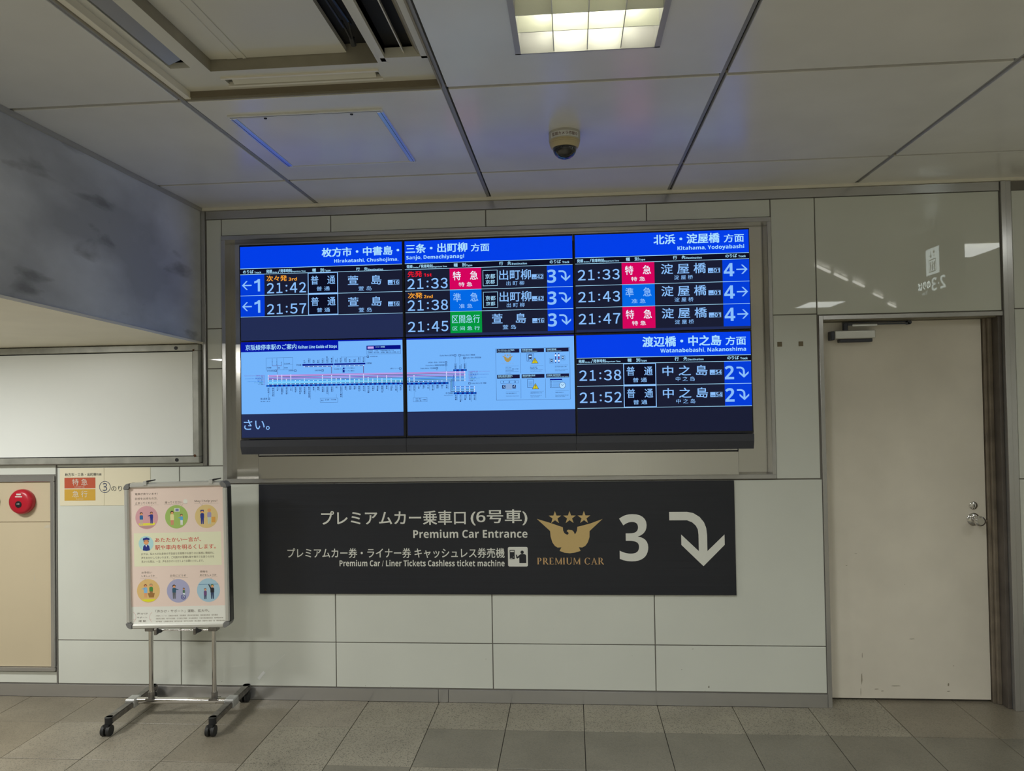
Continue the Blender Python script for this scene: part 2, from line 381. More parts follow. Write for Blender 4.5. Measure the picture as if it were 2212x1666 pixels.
# frame round the recess
fr = struct('trim_3')
for a in ((-1.956, 1.076, 2.5725, 2.596), (-1.956, 1.076, 1.203, 1.2265)): box('frame_bar', a[0], a[1], -0.008, 0.014, a[2], a[3], M_SSX, fr, 0.0015)
for a in ((-1.956, -1.934), (1.056, 1.076)): box('frame_bar', a[0], a[1], -0.008, 0.014, 1.2265, 2.5725, M_SSZ, fr, 0.0015)
trim(4, 2.246, 2.270, -0.014, 0.02, 0.0, 2.741, M_SSZ); trim(5, 2.272, 2.299, -0.008, 0.02, 0.0, 2.741, M_SSZ)
trim(6, 1.314, 1.336, -0.004, 0.10, 0.0, 2.062, M_SSZ); trim(7, 1.336, 2.245, -0.004, 0.030, 2.040, 2.062, M_SSX)
trim(8, -2.072, -2.050, -0.010, 0.02, 1.304, 2.741, M_SSZ); trim(9, -2.950, -2.946, -0.004, 0.012, 0.07, 1.30, M_SSZ)
bb = struct('baseboard_back')
for a, b in ((-4.2, -0.755), (-0.753, -0.70), (-0.698, 1.312)): box('skirting_strip', a, b, -0.006, 0.012, 0.0, 0.068, M_SSX, bb, 0.001)
box('skirting_strip', 2.302, 6.8, -0.006, 0.012, 0.0, 0.068, M_SSX, bb, 0.001)

# ---- the service door
door = struct('door_1')
DY = 0.10
box('door_leaf', 1.345, 2.187, DY, DY + 0.04, 0.012, 2.034, M_DOOR, door, 0.002)
# frame: head and a stepped right jamb
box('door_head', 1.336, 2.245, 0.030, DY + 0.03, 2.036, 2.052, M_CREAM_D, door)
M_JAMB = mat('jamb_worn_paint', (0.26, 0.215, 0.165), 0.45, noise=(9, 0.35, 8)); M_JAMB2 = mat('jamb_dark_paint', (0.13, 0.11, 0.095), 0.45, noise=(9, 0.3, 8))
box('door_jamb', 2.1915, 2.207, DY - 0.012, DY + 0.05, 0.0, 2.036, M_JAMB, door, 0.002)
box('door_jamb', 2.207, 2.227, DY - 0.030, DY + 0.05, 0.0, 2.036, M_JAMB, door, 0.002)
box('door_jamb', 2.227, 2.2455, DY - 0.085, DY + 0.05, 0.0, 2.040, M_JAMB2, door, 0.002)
hd = MB(); hd.lathe((2.121, DY, 0.967), [(0.034, 0.0), (0.034, -0.004), (0.026, -0.012), (0.012, -0.014), (0.010, -0.040), (0.020, -0.046), (0.0275, -0.058), (0.0265, -0.070), (0.018, -0.076)], 28, 'y', -1)
hd.obj('door_knob', M_CHROME, door, True)
lk = MB(); lk.lathe((2.121, DY, 1.040), [(0.021, 0.0), (0.021, -0.006), (0.015, -0.011), (0.006, -0.012)], 28, 'y', -1); lko = lk.obj('door_lock', M_CHROME, door, True)
box('keyhole', 2.119, 2.123, DY - 0.0135, DY - 0.0115, 1.034, 1.046, M_DARK, lko)
tn = MB(); tn.cyl((2.150, DY - 0.006, 0.968), (2.170, DY - 0.028, 0.958), 0.008, 0.013); tn.obj('knob_catch', M_CHROME, door, True)
cl = box('door_closer', 1.412, 1.622, DY - 0.055, DY, 1.940, 1.985, M_ALU, door, 0.004)
box('closer_cap', 1.392, 1.412, DY - 0.050, DY, 1.934, 1.982, M_FASCIA, cl, 0.003)
box('closer_bracket', 1.440, 1.610, DY - 0.045, DY, 1.922, 1.940, M_FASCIA, cl, 0.003)
ar = MB(); ar.box(1.46, 1.80, DY - 0.050, DY - 0.040, 2.012, 2.020).box(1.46, 1.80, DY - 0.032, DY - 0.022, 2.024, 2.030).cyl((1.47, DY - 0.04, 1.985), (1.47, DY - 0.04, 2.022), 0.014).cyl((1.80, DY - 0.05, 2.021), (1.80, DY - 0.015, 2.021), 0.011)
ar.obj('closer_arm', M_FASCIA, door)
box('closer_arm', 1.50, 1.63, DY - 0.062, DY - 0.050, 2.004, 2.016, M_ALU, door, 0.002)
# scuff marks low on the leaf
M_SCUFF = mat('scuff_mark', (0.34, 0.30, 0.22), 0.7)
sc = FL()
for x, z, a, b in ((1.525, 0.115, 0.004, 0.040), (1.518, 0.045, 0.002, 0.03), (1.60, 0.062, 0.016, 0.003), (1.63, 0.052, 0.010, 0.003), (1.70, 0.080, 0.035, 0.0025), (1.79, 0.33, 0.02, 0.002), (2.0, 0.19, 0.003, 0.003), (1.76, 0.62, 0.002, 0.002), (1.97, 0.09, 0.006, 0.012), (1.53, 0.24, 0.002, 0.02), (1.46, 0.72, 0.006, 0.002), (1.51, 0.785, 0.01, 0.0015), (1.97, 0.055, 0.012, 0.003)):
    a *= .75; b *= .8
    sc.poly([(x - a, z - b * .3), (x - a * .3, z - b), (x + a, z - b * .2), (x + a * .6, z + b), (x - a * .6, z + b * .7)])
sc.obj('scuff', DY - 0.0006, M_SCUFF, door)

# ---- floor: slab, and tiles where they can be told apart
fl = struct('floor')
box('slab', -7, 7, -9, 0.25, -0.12, -0.008, mat('grout', (0.045, 0.042, 0.036), 0.8), fl)
TS = 0.392; X0 = 0.034; rows = [(-0.333, 0.0), (-0.727, -0.333), (-1.119, -0.727), (-1.511, -1.119)]
TM = {0: [2, 2, 2, 1, 2, 1, 0, 0, 0, 0, 0, 0, 0, 2, 2, 2, 2, 2], 1: [2, 2, 1, 1, 2, 0, 0, 3, 3, 3, 3, 3, 3, 3, 3, 3, 3, 3], 2: [1, 1, 1, 1, 1, 0, 3, 0, 3, 3, 0, 3, 3, 3, 3, 3, 3, 3], 3: [1, 0, 2, 1, 0, 3, 1, 0, 1, 3, 0, 1, 3, 0, 3, 0, 1, 0]}
g = 0.0016
for r, (y0, y1) in enumerate(rows):
    for i in range(-9, 9):
        x0 = X0 + i * TS
        dx = 0.0; top = random.uniform(-0.0005, 0.0005)
        yy1 = y1
        o = box('floor_tile', x0 + g, x0 + TS - g, y0 + 0.0022, (yy1 - 0.0022) if r else (0.15 if 1.0 < x0 < 2.1 else -0.007), -0.010, top, TILE[TM[r][i + 9]], fl, 0.0012)
M_FAR = tile_mat('tile_far', (0.325, 0.294, 0.225), (0.13, 0.12, 0.09), 0.40, 0.38)
box('floor_field', -7, 7, -9, -1.511 - g, -0.010, 0.0, M_FAR, fl)
box('floor_field', -7, X0 - 9 * TS - g, -1.511, 0.0, -0.010, 0.0, M_FAR, fl); box('floor_field', X0 + 9 * TS + g, 7, -1.511, 0.0, -0.010, 0.0, M_FAR, fl)

# ---- ceiling: panels hung under a dark deck
ce = struct('ceiling', (0, 0, CEIL))
box('deck', -2.6, 7, -9, 0.25, CEIL + 0.10, CEIL + 0.16, M_DARK, ce)
CX = [-2.075, -1.397, -0.430, 0.545, 1.520, 2.495, 3.47, 4.445, 5.42, 6.4]; CY = [0.012, -0.460, -1.468, -2.478, -3.488, -4.498, -5.508, -6.518, -7.528, -9.0]
CG = 0.012; RG = 0.011
HOLES = {(1, 2): 'ac'}
LG = 0.5 * 0.458; LL = 0.62
def near_lamp(a, b, c, d):
    return [(x, y) for x, y in LAMPS if a < x < b and d < y + 0.0 < c]
def cpanel(x0, x1, y0, y1):
    box('ceiling_panel', x0, x1, y0, y1, CEIL, CEIL + 0.022, M_CEIL, ce, 0.0015)
for i in range(len(CX) - 1):
    for j in range(len(CY) - 1):
        x0, x1 = CX[i] + (CG if i else 0.0), CX[i + 1] - CG; y1, y0 = CY[j] - (RG if j else 0), CY[j + 1] + RG
        if (i, j) in HOLES: continue
        hit = near_lamp(x0, x1, y1, y0)
        if hit:
            lx, ly = hit[0]; a0, a1, b0, b1 = lx - LG, lx + LG, ly - LL / 2, ly + LL / 2
            b0 = max(b0, y0 + 0.01)
            # four-sided panel round the lamp opening, one mesh
            q = MB(); q.box(x0, a0, y0, y1, CEIL, CEIL + 0.022).box(a1, x1, y0, y1, CEIL, CEIL + 0.022).box(a0, a1, b1, y1, CEIL, CEIL + 0.022).box(a0, a1, y0, b0, CEIL, CEIL + 0.022)
            q.obj('ceiling_panel', M_CEIL, ce)
        else: cpanel(x0, x1, y0, y1)
for i, x in enumerate(CX[1:-1]): box('ceiling_channel', x - 0.0115, x + 0.003, -9, 0.0, CEIL + 0.006, CEIL + 0.05, M_CHANNEL, ce)
for y in CY[1:-1]:
    box('ceiling_channel', -2.07, 6.4, y - 0.0105, y + 0.0105, CEIL + 0.010, CEIL + 0.06, mat('joint_brown', (0.20, 0.165, 0.11), 0.7), ce)

# ---- concrete downstand on the left with the low cream ceiling beyond it
slope = 0.0405; ZB = 1.992
wl = struct('wall_left')
v = [(-2.075, 0.012, ZB), (-2.075, -9, ZB + 9 * slope), (-2.075, -9, CEIL + 0.15), (-2.075, 0.012, CEIL + 0.15)]
v += [(-2.20, a[1], a[2]) for a in v]
obj('concrete_face', v, [(3, 2, 1, 0), (4, 5, 6, 7), (0, 1, 5, 4), (1, 2, 6, 5), (2, 3, 7, 6), (3, 0, 4, 7)], M_CONC, wl)
for k, (za, zb, mm) in enumerate(((CEIL - 0.018, CEIL - 0.001, mat('angle_grey', (0.42, 0.41, 0.38), 0.5)),)):
    box('corner_angle', -2.074, -2.060, -9, 0.0, za, zb, mm, wl)
v = [(-2.2, 0.012, ZB), (-2.2, -9, ZB + 9 * slope), (-7, -9, ZB + 9 * slope), (-7, 0.012, ZB)]
v2 = [(-2.068, 0.012, ZB - 0.004), (-2.068, -9, ZB + 9 * slope - 0.004), (-7, -9, ZB + 9 * slope - 0.004), (-7, 0.012, ZB - 0.004)] + [(a[0], a[1], a[2] + 0.03) for a in v]
v2 = v2[:4] + [(-2.2, 0.012, ZB + 0.03), (-2.2, -9, ZB + 9 * slope + 0.03), (-7, -9, ZB + 9 * slope + 0.03), (-7, 0.012, ZB + 0.03)]
lowc = tag(obj('ceiling_low', v2, [(0, 1, 2, 3), (7, 6, 5, 4), (0, 4, 5, 1), (1, 5, 6, 2), (2, 6, 7, 3), (3, 7, 4, 0)], M_CREAM, None), kind='structure')
v3 = [(x, y, ZB - slope * y + dz) for x in (-2.0745, -2.064) for (y, dz) in ((0.0, -0.006), (-9, -0.006), (-9, 0.006), (0.0, 0.006))]
obj('lower_edge_strip', v3, [(0, 1, 2, 3), (7, 6, 5, 4), (0, 4, 5, 1), (1, 5, 6, 2), (2, 6, 7, 3), (3, 7, 4, 0)], M_CREAM, wl)
# rest of the concourse, only ever seen in reflections
tag(box('wall_front', -7, 7, -7.0, -6.9, 0, CEIL + 0.2, M_REAR), kind='structure')
tag(box('wall_right', 7, 7.15, -9, 0.25, 0, CEIL + 0.2, M_REAR), kind='structure')
tag(box('wall_far_left', -7.15, -7, -9, 0.25, 0, CEIL + 0.2, M_REAR), kind='structure')

# ================================================================== CEILING FITTINGS
def louvre_lamp(x, y, label, group='recessed louvre ceiling lamps'):
    t = thing('ceiling_lamp', label, 'lamp', (x, y, CEIL), group)
    a0, a1, b0, b1 = x - LG, x + LG, y - LL / 2, y + LL / 2
    z0 = CEIL - 0.006
    q = MB(); w = 0.018
    q.box(a0, a1, b0, b0 + w, z0, CEIL + 0.11).box(a0, a1, b1 - 0.006, b1, z0, CEIL + 0.11).box(a0, a0 + w, b0, b1, z0, CEIL + 0.11).box(a1 - w, a1, b0, b1, z0, CEIL + 0.11)
    q.obj('housing', mat('lamp_housing_grey', (0.42, 0.41, 0.43), 0.4), t)
    box('reflector', a0, a1, b0, b1, CEIL + 0.095, CEIL + 0.098, M_LOUVRE, t)
    # bright end reflectors
    for s in (0, 1):
        yy = b1 - 0.006 if s == 0 else b0 + w
    n = 6
    for k in range(1, n):
        yy = b1 - 0.137 - (k - 1) * 0.1015
        box('louvre_blade', a0 + w, a1 - w, yy - 0.0015, yy + 0.0015, CEIL - 0.002, CEIL + 0.052, M_LOUVRE, t)
    for k in range(1, 4):
        xx = a0 + w + k * (2 * LG - 2 * w) / 4
        box('louvre_blade', xx - 0.0015, xx + 0.0015, b0 + w, b1 - 0.006, CEIL - 0.002, CEIL + 0.052, M_LOUVRE, t)
    for k in range(2):
        tb = MB(); yy = b1 - 0.085 - k * 0.105; tb.cyl((x - 0.155, yy, CEIL + 0.072), (x + 0.155, yy, CEIL + 0.072), 0.010, n=12); tb.obj('lamp_tube', M_TUBE, t, True)
    l = bpy.data.lights.new('lamp_light', 'AREA'); l.shape = 'RECTANGLE'; l.size = 0.42; l.size_y = 0.58; l.energy = LAMP_W; l.color = LAMP_COL; l.spread = LAMP_SPREAD
    if x == 3.07: l.spread = pi; l.energy = 6.0
    lo = bpy.data.objects.new('lamp_light', l); COL.objects.link(lo); lo.parent = t; lo.location = (0, 0, -0.012)
    return t
for k, (x, y) in enumerate(LAMPS):
    louvre_lamp(x, y, ['lit recessed louvre ceiling lamp at the top middle of the photo', 'recessed louvre ceiling lamp off to the right, mirrored beside the metal post', 'recessed louvre ceiling lamp behind the viewer in line with the lit one',
                       'recessed louvre ceiling lamp mirrored in the panels left of the door head', 'recessed louvre ceiling lamp behind the viewer on the left', 'recessed louvre ceiling lamp behind the viewer on the right', 'recessed louvre ceiling lamp far right near the wall', 'recessed louvre ceiling lamp far right at the back'][k])
for k, (x, y) in enumerate(LEFT_LAMPS):
    z = ZB - slope * y - 0.004
    t = thing('ceiling_lamp', ['flush white panel lamp in the low left ceiling nearer the wall', 'flush white panel lamp in the low left ceiling farther from the wall'][k], 'lamp', (x, y, z), 'low ceiling lamps')
    box('housing', x - 0.32, x + 0.32, y - 0.16, y + 0.16, z - 0.02, z + 0.01, M_WHITE, t)
    l = bpy.data.lights.new('lamp_light', 'AREA'); l.shape = 'RECTANGLE'; l.size = 0.58; l.size_y = 0.26; l.energy = LEFT_W; l.color = (0.98, 0.99, 0.95)
    lo = bpy.data.objects.new('lamp_light', l); COL.objects.link(lo); lo.parent = t; lo.location = (0, 0, -0.024)
# slim batten lamps added farther back to mirror as streaks above the door
BAT = mat('batten_tube', (0.9, 0.9, 0.85), 0.4, emit=(1, 0.98, 0.9), es=7)
for k, (xa, ya) in enumerate(((2.20, -2.62), (2.53, -3.13), (2.87, -3.62), (3.45, -4.62), (4.0, -5.6))):
    t = thing('batten_lamp', ['slim batten lamp mirrored above the door, highest streak', 'slim batten lamp mirrored above the door, second streak down', 'slim batten lamp mirrored above the door, middle streak', 'slim batten lamp mirrored above the door, second streak up', 'slim batten lamp mirrored above the door, lowest streak'][k], 'lamp', (xa, ya, CEIL), 'slim batten lamps')
    ang = math.atan2(-0.98, 0.62); dx, dy = cos(ang) * 0.22, sin(ang) * 0.22
    q = MB(); q.cyl((xa - dx, ya - dy, CEIL - 0.022), (xa + dx, ya + dy, CEIL - 0.022), 0.012, n=10); q.obj('lamp_tube', BAT, t, True)
    q = MB(); q.cyl((xa - dx * .8, ya - dy * .8, CEIL), (xa - dx * .8, ya - dy * .8, CEIL - 0.02), 0.008).cyl((xa + dx * .8, ya + dy * .8, CEIL), (xa + dx * .8, ya + dy * .8, CEIL - 0.02), 0.008); q.obj('holder', M_WHITE, t)

# ---- hanging platform sign, out of frame on the right: seen mirrored in the panel over the door
hs = thing('hanging_sign', 'hanging lift and platform 2·3 sign mirrored in the panel over the door', 'sign', (2.5, -1.25, CEIL))
E_W = mat('sign_lit_white', (0.5, 0.5, 0.5), 0.4, emit=(0.80, 0.92, 0.88), es=5.0)
box('sign_body', 2.503, 2.56, -1.66, -0.98, 2.29, 2.67, M_SIGN, hs, 0.003)
rod = MB(); rod.cyl((2.53, -1.1, 2.67), (2.53, -1.1, CEIL), 0.008).cyl((2.53, -1.55, 2.67), (2.53, -1.55, CEIL), 0.008); rod.obj('hanger_rod', M_ALU, hs)
def side(verts2, faces, m, name, x=2.5015):
    """flat print on the face that looks towards -x; first coordinate runs along -y"""
    return obj(name, [(x, -a, b) for a, b in verts2], [tuple(f) for f in faces], m, hs)
side([(1.20, 2.46), (1.39, 2.46), (1.39, 2.642), (1.20, 2.642)], [(0, 1, 2, 3)], E_W, 'lift_pictogram', 2.5018)
sd = [];sf = []
def sr(a0, b0, a1, b1):
    n = len(sd); sd.extend([(a0, b0), (a1, b0), (a1, b1), (a0, b1)]); sf.append((n, n + 1, n + 2, n + 3))
for a in ((1.245, 2.478, 1.345, 2.484), (1.245, 2.560, 1.345, 2.566), (1.245, 2.478, 1.251, 2.566), (1.339, 2.478, 1.345, 2.566), (1.262, 2.49, 1.276, 2.548), (1.288, 2.49, 1.302, 2.548), (1.314, 2.49, 1.328, 2.548), (1.268, 2.58, 1.274, 2.62), (1.314, 2.58, 1.320, 2.62)): sr(*a)
sf.append((len(sd), len(sd) + 1, len(sd) + 2)); sd += [(1.254, 2.606), (1.288, 2.606), (1.271, 2.628)]
sf.append((len(sd), len(sd) + 1, len(sd) + 2)); sd += [(1.300, 2.594), (1.334, 2.594), (1.317, 2.574)]
side(sd, sf, M_DARK, 'lift_pictogram_lines', 2.5008)
def stxt(body, a0, z0, a1, z1, bold):
    vs, fs, a, b, c, d = glyphs(body, bold)
    return obj('lettering', [(2.5008, -(a0 + (v[0] - a) / (b - a) * (a1 - a0)), z0 + (v[1] - c) / (d - c) * (z1 - z0)) for v in vs], fs, E_W, hs)
stxt('2·3', 1.12, 2.345, 1.315, 2.435, 0.05); stxt('のりば', 1.33, 2.372, 1.52, 2.43, 0.02); stxt('Track', 1.38, 2.335, 1.46, 2.358, 0.01)

# ---- dome camera
dc = thing('dome_camera', 'cream dome security camera with smoked dome hanging from the ceiling', 'camera', (-0.009, -0.963, CEIL))
q = MB(); q.lathe((-0.009, -0.963, CEIL), [(0.0655, 0.0), (0.0655, -0.034), (0.064, -0.036)], 48, sgn=-1); q.obj('mount_ring', M_CAMRING, dc, True)
q = MB(); q.lathe((-0.009, -0.963, CEIL - 0.036), [(0.0645, 0.0), (0.0645, -0.003), (0.0625, -0.0045), (0.0635, -0.006), (0.0615, -0.010), (0.0625, -0.012), (0.059, -0.020), (0.057, -0.026), (0.0535, -0.030)], 48, sgn=-1); q.obj('body_ring', M_CAMBODY, dc, True)
q = MB(); q.lathe((-0.009, -0.963, CEIL - 0.066), [(0.050, 0.004)] + [(0.0495 * cos(a), -0.0445 * sin(a)) for a in [radians(d) for d in range(0, 90, 6)]] + [(0.001, -0.0445)], 48, sgn=-1); q.obj('smoked_dome', M_DOME, dc, True)
def curved(body, ang0, ang1, z0, z1, r, m, name, fillrect=False):
    if fillrect:
        n = 24; V = []; Fc = []
        for i in range(n + 1):
            t = ang0 + (ang1 - ang0) * i / n
            V += [(-0.009 + r * sin(t), -0.963 - r * cos(t), z0), (-0.009 + r * sin(t), -0.963 - r * cos(t), z1)]
        for i in range(n): Fc.append((2 * i, 2 * i + 2, 2 * i + 3, 2 * i + 1))
        return obj(name, V, Fc, m, dc)
    vs, fs, a, b, c, d = glyphs(body, 0.01); V = []
    for v in vs:
        t = ang0 + (ang1 - ang0) * (v[0] - a) / (b - a); V.append((-0.009 + r * sin(t), -0.963 - r * cos(t), z0 + (v[1] - c) / (d - c) * (z1 - z0)))
    return obj(name, V, fs, m, dc)
curved('', -0.98, 1.02, CEIL - 0.033, CEIL - 0.010, 0.0661, M_WHITE, 'label_strip', True)
curved('監視カメラ作動中', -0.85, 0.92, CEIL - 0.029, CEIL - 0.014, 0.0665, mat('label_ink', (0.16, 0.06, 0.04), 0.6), 'lettering')

# ---- access hatch
ah = thing('access_hatch', 'square ceiling access hatch with aluminium frame left of the camera', 'hatch', (-0.99, -1.0, CEIL))
hx0, hx1, hy0, hy1 = -1.300, -0.695, -1.320, -0.684
for (a, b, c, d) in ((hx0, hx1, hy0, hy0 + 0.022), (hx0, hx1, hy1 - 0.016, hy1), (hx0, hx0 + 0.026, hy0 + 0.022, hy1 - 0.016), (hx1 - 0.026, hx1, hy0 + 0.022, hy1 - 0.016)):
    box('frame_bar', a, b, c, d, CEIL - 0.008, CEIL + 0.002, mat('hatch_frame_polished', (0.90, 0.91, 0.93), 0.36, metal=1.0) if b - a < 0.1 else M_WHITE, ah, 0.002)
box('hatch_lid', hx0 + 0.0275, hx1 - 0.0275, hy0 + 0.0245, hy1 - 0.0185, CEIL - 0.006, CEIL + 0.001, M_CEIL, ah, 0.001)
for (a, b, c, d) in ((hx0 + 0.007, hx1 - 0.007, hy0 + 0.009, hy0 + 0.0105), (hx0 + 0.0085, hx0 + 0.010, hy0 + 0.02, hy1 - 0.012), (hx1 - 0.010, hx1 - 0.0085, hy0 + 0.02, hy1 - 0.012)):
    box('frame_groove', a, b, c, d, CEIL - 0.0086, CEIL - 0.0076, M_DARK, ah)
for x in (-1.16, -0.82):
    q = MB(); q.cyl((x, hy0 + 0.030, CEIL - 0.009), (x, hy0 + 0.030, CEIL - 0.004), 0.006, n=12); q.obj('latch_screw', M_DARK, ah)

# ---- cassette air conditioner set back in its ceiling bay
ac = thing('air_conditioner', 'cream cassette air conditioner recessed in the ceiling, top left', 'air conditioner', (-0.91, -1.97, CEIL))
ax0, ax1, ay1, ay0 = CX[1] + 0.012, CX[2] - 0.014, CY[2] - 0.004, CY[3] + 0.01
ZA = CEIL + 0.030      # face plate lies 3 cm above the ceiling line
M_AC = mat('air_conditioner_plastic', (0.70, 0.68, 0.60), 0.42, noise=(2, 0.05)); M_ACD = mat('air_conditioner_inner', (0.34, 0.31, 0.24), 0.6, noise=(5, 0.2))
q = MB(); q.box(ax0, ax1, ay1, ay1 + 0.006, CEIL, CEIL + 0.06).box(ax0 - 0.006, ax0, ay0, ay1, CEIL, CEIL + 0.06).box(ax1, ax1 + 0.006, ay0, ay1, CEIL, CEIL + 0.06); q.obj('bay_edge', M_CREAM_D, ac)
box('frame_rail', ax0, ax0 + 0.022, ay0, ay1, CEIL + 0.004, CEIL + 0.03, M_CREAM, ac, 0.001)
rx0, rx1, ry1, ry0 = -1.212, -0.628, -1.628, -2.40
q = MB()
for a in ((ax0, -1.335, ay0, ay1), (-1.265, rx0, ay0, ay1), (rx1, -0.590, ay0, ay1), (-0.470, ax1, ay0, ay1)): q.box(a[0], a[1], a[2], a[3], ZA, ZA + 0.02)
for a in ((-1.335, -1.265, -1.665, ay1), (rx0, rx1, ry1, -1.575), (rx0, rx1, -1.515, ay1), (rx0, -1.195, -1.575, -1.515), (-0.645, rx1, -1.575, -1.515), (-0.590, -0.470, -1.665, ay1)): q.box(a[0], a[1], a[2], a[3], ZA, ZA + 0.02)
q.obj('face_plate', M_AC, ac)
q = MB(); h = 0.075
q.box(rx0 - 0.004, rx0 + 0.001, ry0, ry1, ZA + 0.0005, ZA + h).box(rx1 - 0.001, rx1 + 0.004, ry0, ry1, ZA + 0.0005, ZA + h).box(rx0, rx1, ry1 - 0.001, ry1 + 0.004, ZA + 0.0005, ZA + h); q.obj('intake_well', M_ACD, ac)
box('well_top', rx0, rx1, ry0, ry1, ZA + h, ZA + h + 0.01, M_DARK, ac)
gl = obj('intake_grille', bverts(rx0 + 0.002, -0.735, ry0, -1.631, ZA + 0.040, ZA + 0.058), BF, M_AC, ac)
box('grille_rib', -1.150, -1.115, ry0, -1.634, ZA + 0.037, ZA + 0.041, M_AC, gl, 0.001); box('grille_rib', -1.095, -1.082, ry0, -1.634, ZA + 0.036, ZA + 0.041, M_AC, gl, 0.001)
q = MB(); q.cyl((-0.690, -2.10, ZA + 0.055), (-0.672, -1.80, ZA + 0.050), 0.006, n=8).cyl((-0.700, -2.05, ZA + 0.045), (-0.686, -1.82, ZA + 0.030), 0.004, n=8).cyl((-0.672, -1.82, ZA + 0.05), (-0.676, -1.755, ZA + 0.012), 0.004, n=8).cyl((-0.690, -1.83, ZA + 0.045), (-0.678, -1.755, ZA + 0.012), 0.004, n=8).cyl((-0.677, -1.765, ZA + 0.022), (-0.677, -1.745, ZA + 0.006), 0.009, n=10); q.obj('latch_rod', M_BLACK, ac)
# three outlets: left with angled flap, right open with centre vane, wall side nearly shut
box('outlet_slot', -1.335, -1.265, -2.40, -1.665, ZA + 0.03, ZA + 0.035, M_DARK, ac)
prism('outlet_flap', [(-1.330, ZA + 0.002), (-1.326, ZA + 0.000), (-1.268, ZA + 0.024), (-1.272, ZA + 0.027)], -2.40, -1.69, mat('flap_plastic', (0.36, 0.36, 0.38), 0.25), ac, 'y')
box('outlet_slot', -0.590, -0.470, -2.40, -1.665, ZA + 0.03, ZA + 0.035, M_DARK, ac)
q = MB(); q.box(-0.606, -0.590, -2.40, -1.650, ZA - 0.014, ZA + 0.02).box(-0.470, -0.440, -2.40, -1.675, ZA - 0.014, ZA + 0.02).box(-0.606, -0.440, -1.690, -1.665, ZA - 0.014, ZA + 0.02); q.obj('outlet_rim', M_AC, ac)
prism('outlet_flap', [(-0.536, ZA + 0.026), (-0.532, ZA + 0.026), (-0.524, ZA - 0.002), (-0.528, ZA - 0.002)], -2.40, -1.69, M_AC, ac, 'y')
prism('outlet_flap', [(-0.500, ZA + 0.026), (-0.474, ZA + 0.026), (-0.474, ZA - 0.006), (-0.480, ZA - 0.006)], -2.40, -1.69, M_ACD, ac, 'y')
box('outlet_slot', -1.195, -0.645, -1.575, -1.515, ZA + 0.03, ZA + 0.035, M_DARK, ac)
box('outlet_rim', -1.200, -0.640, -1.583, -1.573, ZA - 0.006, ZA + 0.01, M_CREAM, ac); box('outlet_rim', -1.200, -0.640, -1.520, -1.510, ZA - 0.006, ZA + 0.01, M_CREAM, ac)
prism('outlet_flap', [(-1.568, ZA + 0.020), (-1.565, ZA + 0.022), (-1.524, ZA - 0.002), (-1.527, ZA - 0.004)], -1.175, -0.66, M_AC, ac, 'x')

# ================================================================== LEFT: LIGHT BOX, CABINET, STICKER
lb = thing('light_box', 'large unlit white light box with steel frame under the concrete beam', 'light box', (-3.1, 0, 1.32))
LBX0, LBX1, LBZ0, LBZ1 = -4.15, -2.076, 1.322, 1.986
for a in ((LBX0, LBX1, LBZ1 - 0.036, LBZ1), (LBX0, LBX1, LBZ0, LBZ0 + 0.036)): box('frame_bar', a[0], a[1], -0.045, 0.011, a[2], a[3], M_LBFRAME, lb, 0.003)
for a in ((LBX0, LBX0 + 0.036), (LBX1 - 0.034, LBX1)): box('frame_bar', a[0], a[1], -0.045, 0.011, LBZ0 + 0.036, LBZ1 - 0.036, M_LBFRAME, lb, 0.003)
box('front_face', LBX0 + 0.041, LBX1 - 0.040, -0.034, -0.026, LBZ0 + 0.041, LBZ1 - 0.041, M_BOARD, lb)
box('back_tray', LBX0 + 0.03, LBX1 - 0.03, -0.02, 0.010, LBZ0 + 0.03, LBZ1 - 0.03, M_DARK, lb)
for z in (LBZ0 + 0.018, LBZ1 - 0.020):
    q = MB(); q.cyl((-2.205, -0.0475, z), (-2.205, -0.044, z), 0.010, n=18); q.obj('frame_lock', M_BLACK, lb)
rs = FL(); rs.poly(disc(-2.100, LBZ0 + 0.040, 0.008, 9)).poly(disc(-2.104, LBZ1 - 0.034, 0.006, 7)).poly([(-2.11, LBZ1 - 0.036), (-2.095, LBZ1 - 0.030), (-2.098, LBZ1 - 0.027)]); rs.obj('rust_spot', -0.0456, mat('rust', (0.10, 0.045, 0.02), 0.9), lb)
box('wall_shadow_strip', LBX0, LBX1 + 0.004, -0.02, 0.011, LBZ0 - 0.006, LBZ0 - 0.002, M_SSX, lb)  # thin stainless strip along the bottom of the frame

cab = thing('hydrant_cabinet', 'beige fire hydrant cabinet in a steel frame at the left edge', 'cabinet', (-3.4, 0, 0.15))
CXa, CXb, CZa, CZb = -3.90, -2.953, 0.146, 1.254
for a in ((CXa, CXb, CZb - 0.032, CZb), (CXa, CXb, CZa, CZa + 0.020)): box('frame_bar', a[0], a[1], -0.020, 0.010, a[2], a[3], M_SSX, cab, 0.002)
box('frame_bar', CXb - 0.020, CXb, -0.020, 0.010, CZa + 0.02, CZb - 0.032, M_SSZ, cab, 0.002); box('frame_bar', CXa, CXa + 0.02, -0.020, 0.010, CZa + 0.02, CZb - 0.032, M_SSZ, cab, 0.002)
box('upper_panel', CXa + 0.022, CXb - 0.022, -0.006, 0.008, 0.992, CZb - 0.034, M_CAB, cab, 0.0015)
box('cabinet_door', CXa + 0.022, CXb - 0.022, -0.006, 0.008, CZa + 0.022, 0.989, M_CAB, cab, 0.0015)
box('cabinet_back', CXa + 0.01, CXb - 0.01, 0.008, 0.011, CZa + 0.01, CZb - 0.01, M_DARK, cab)
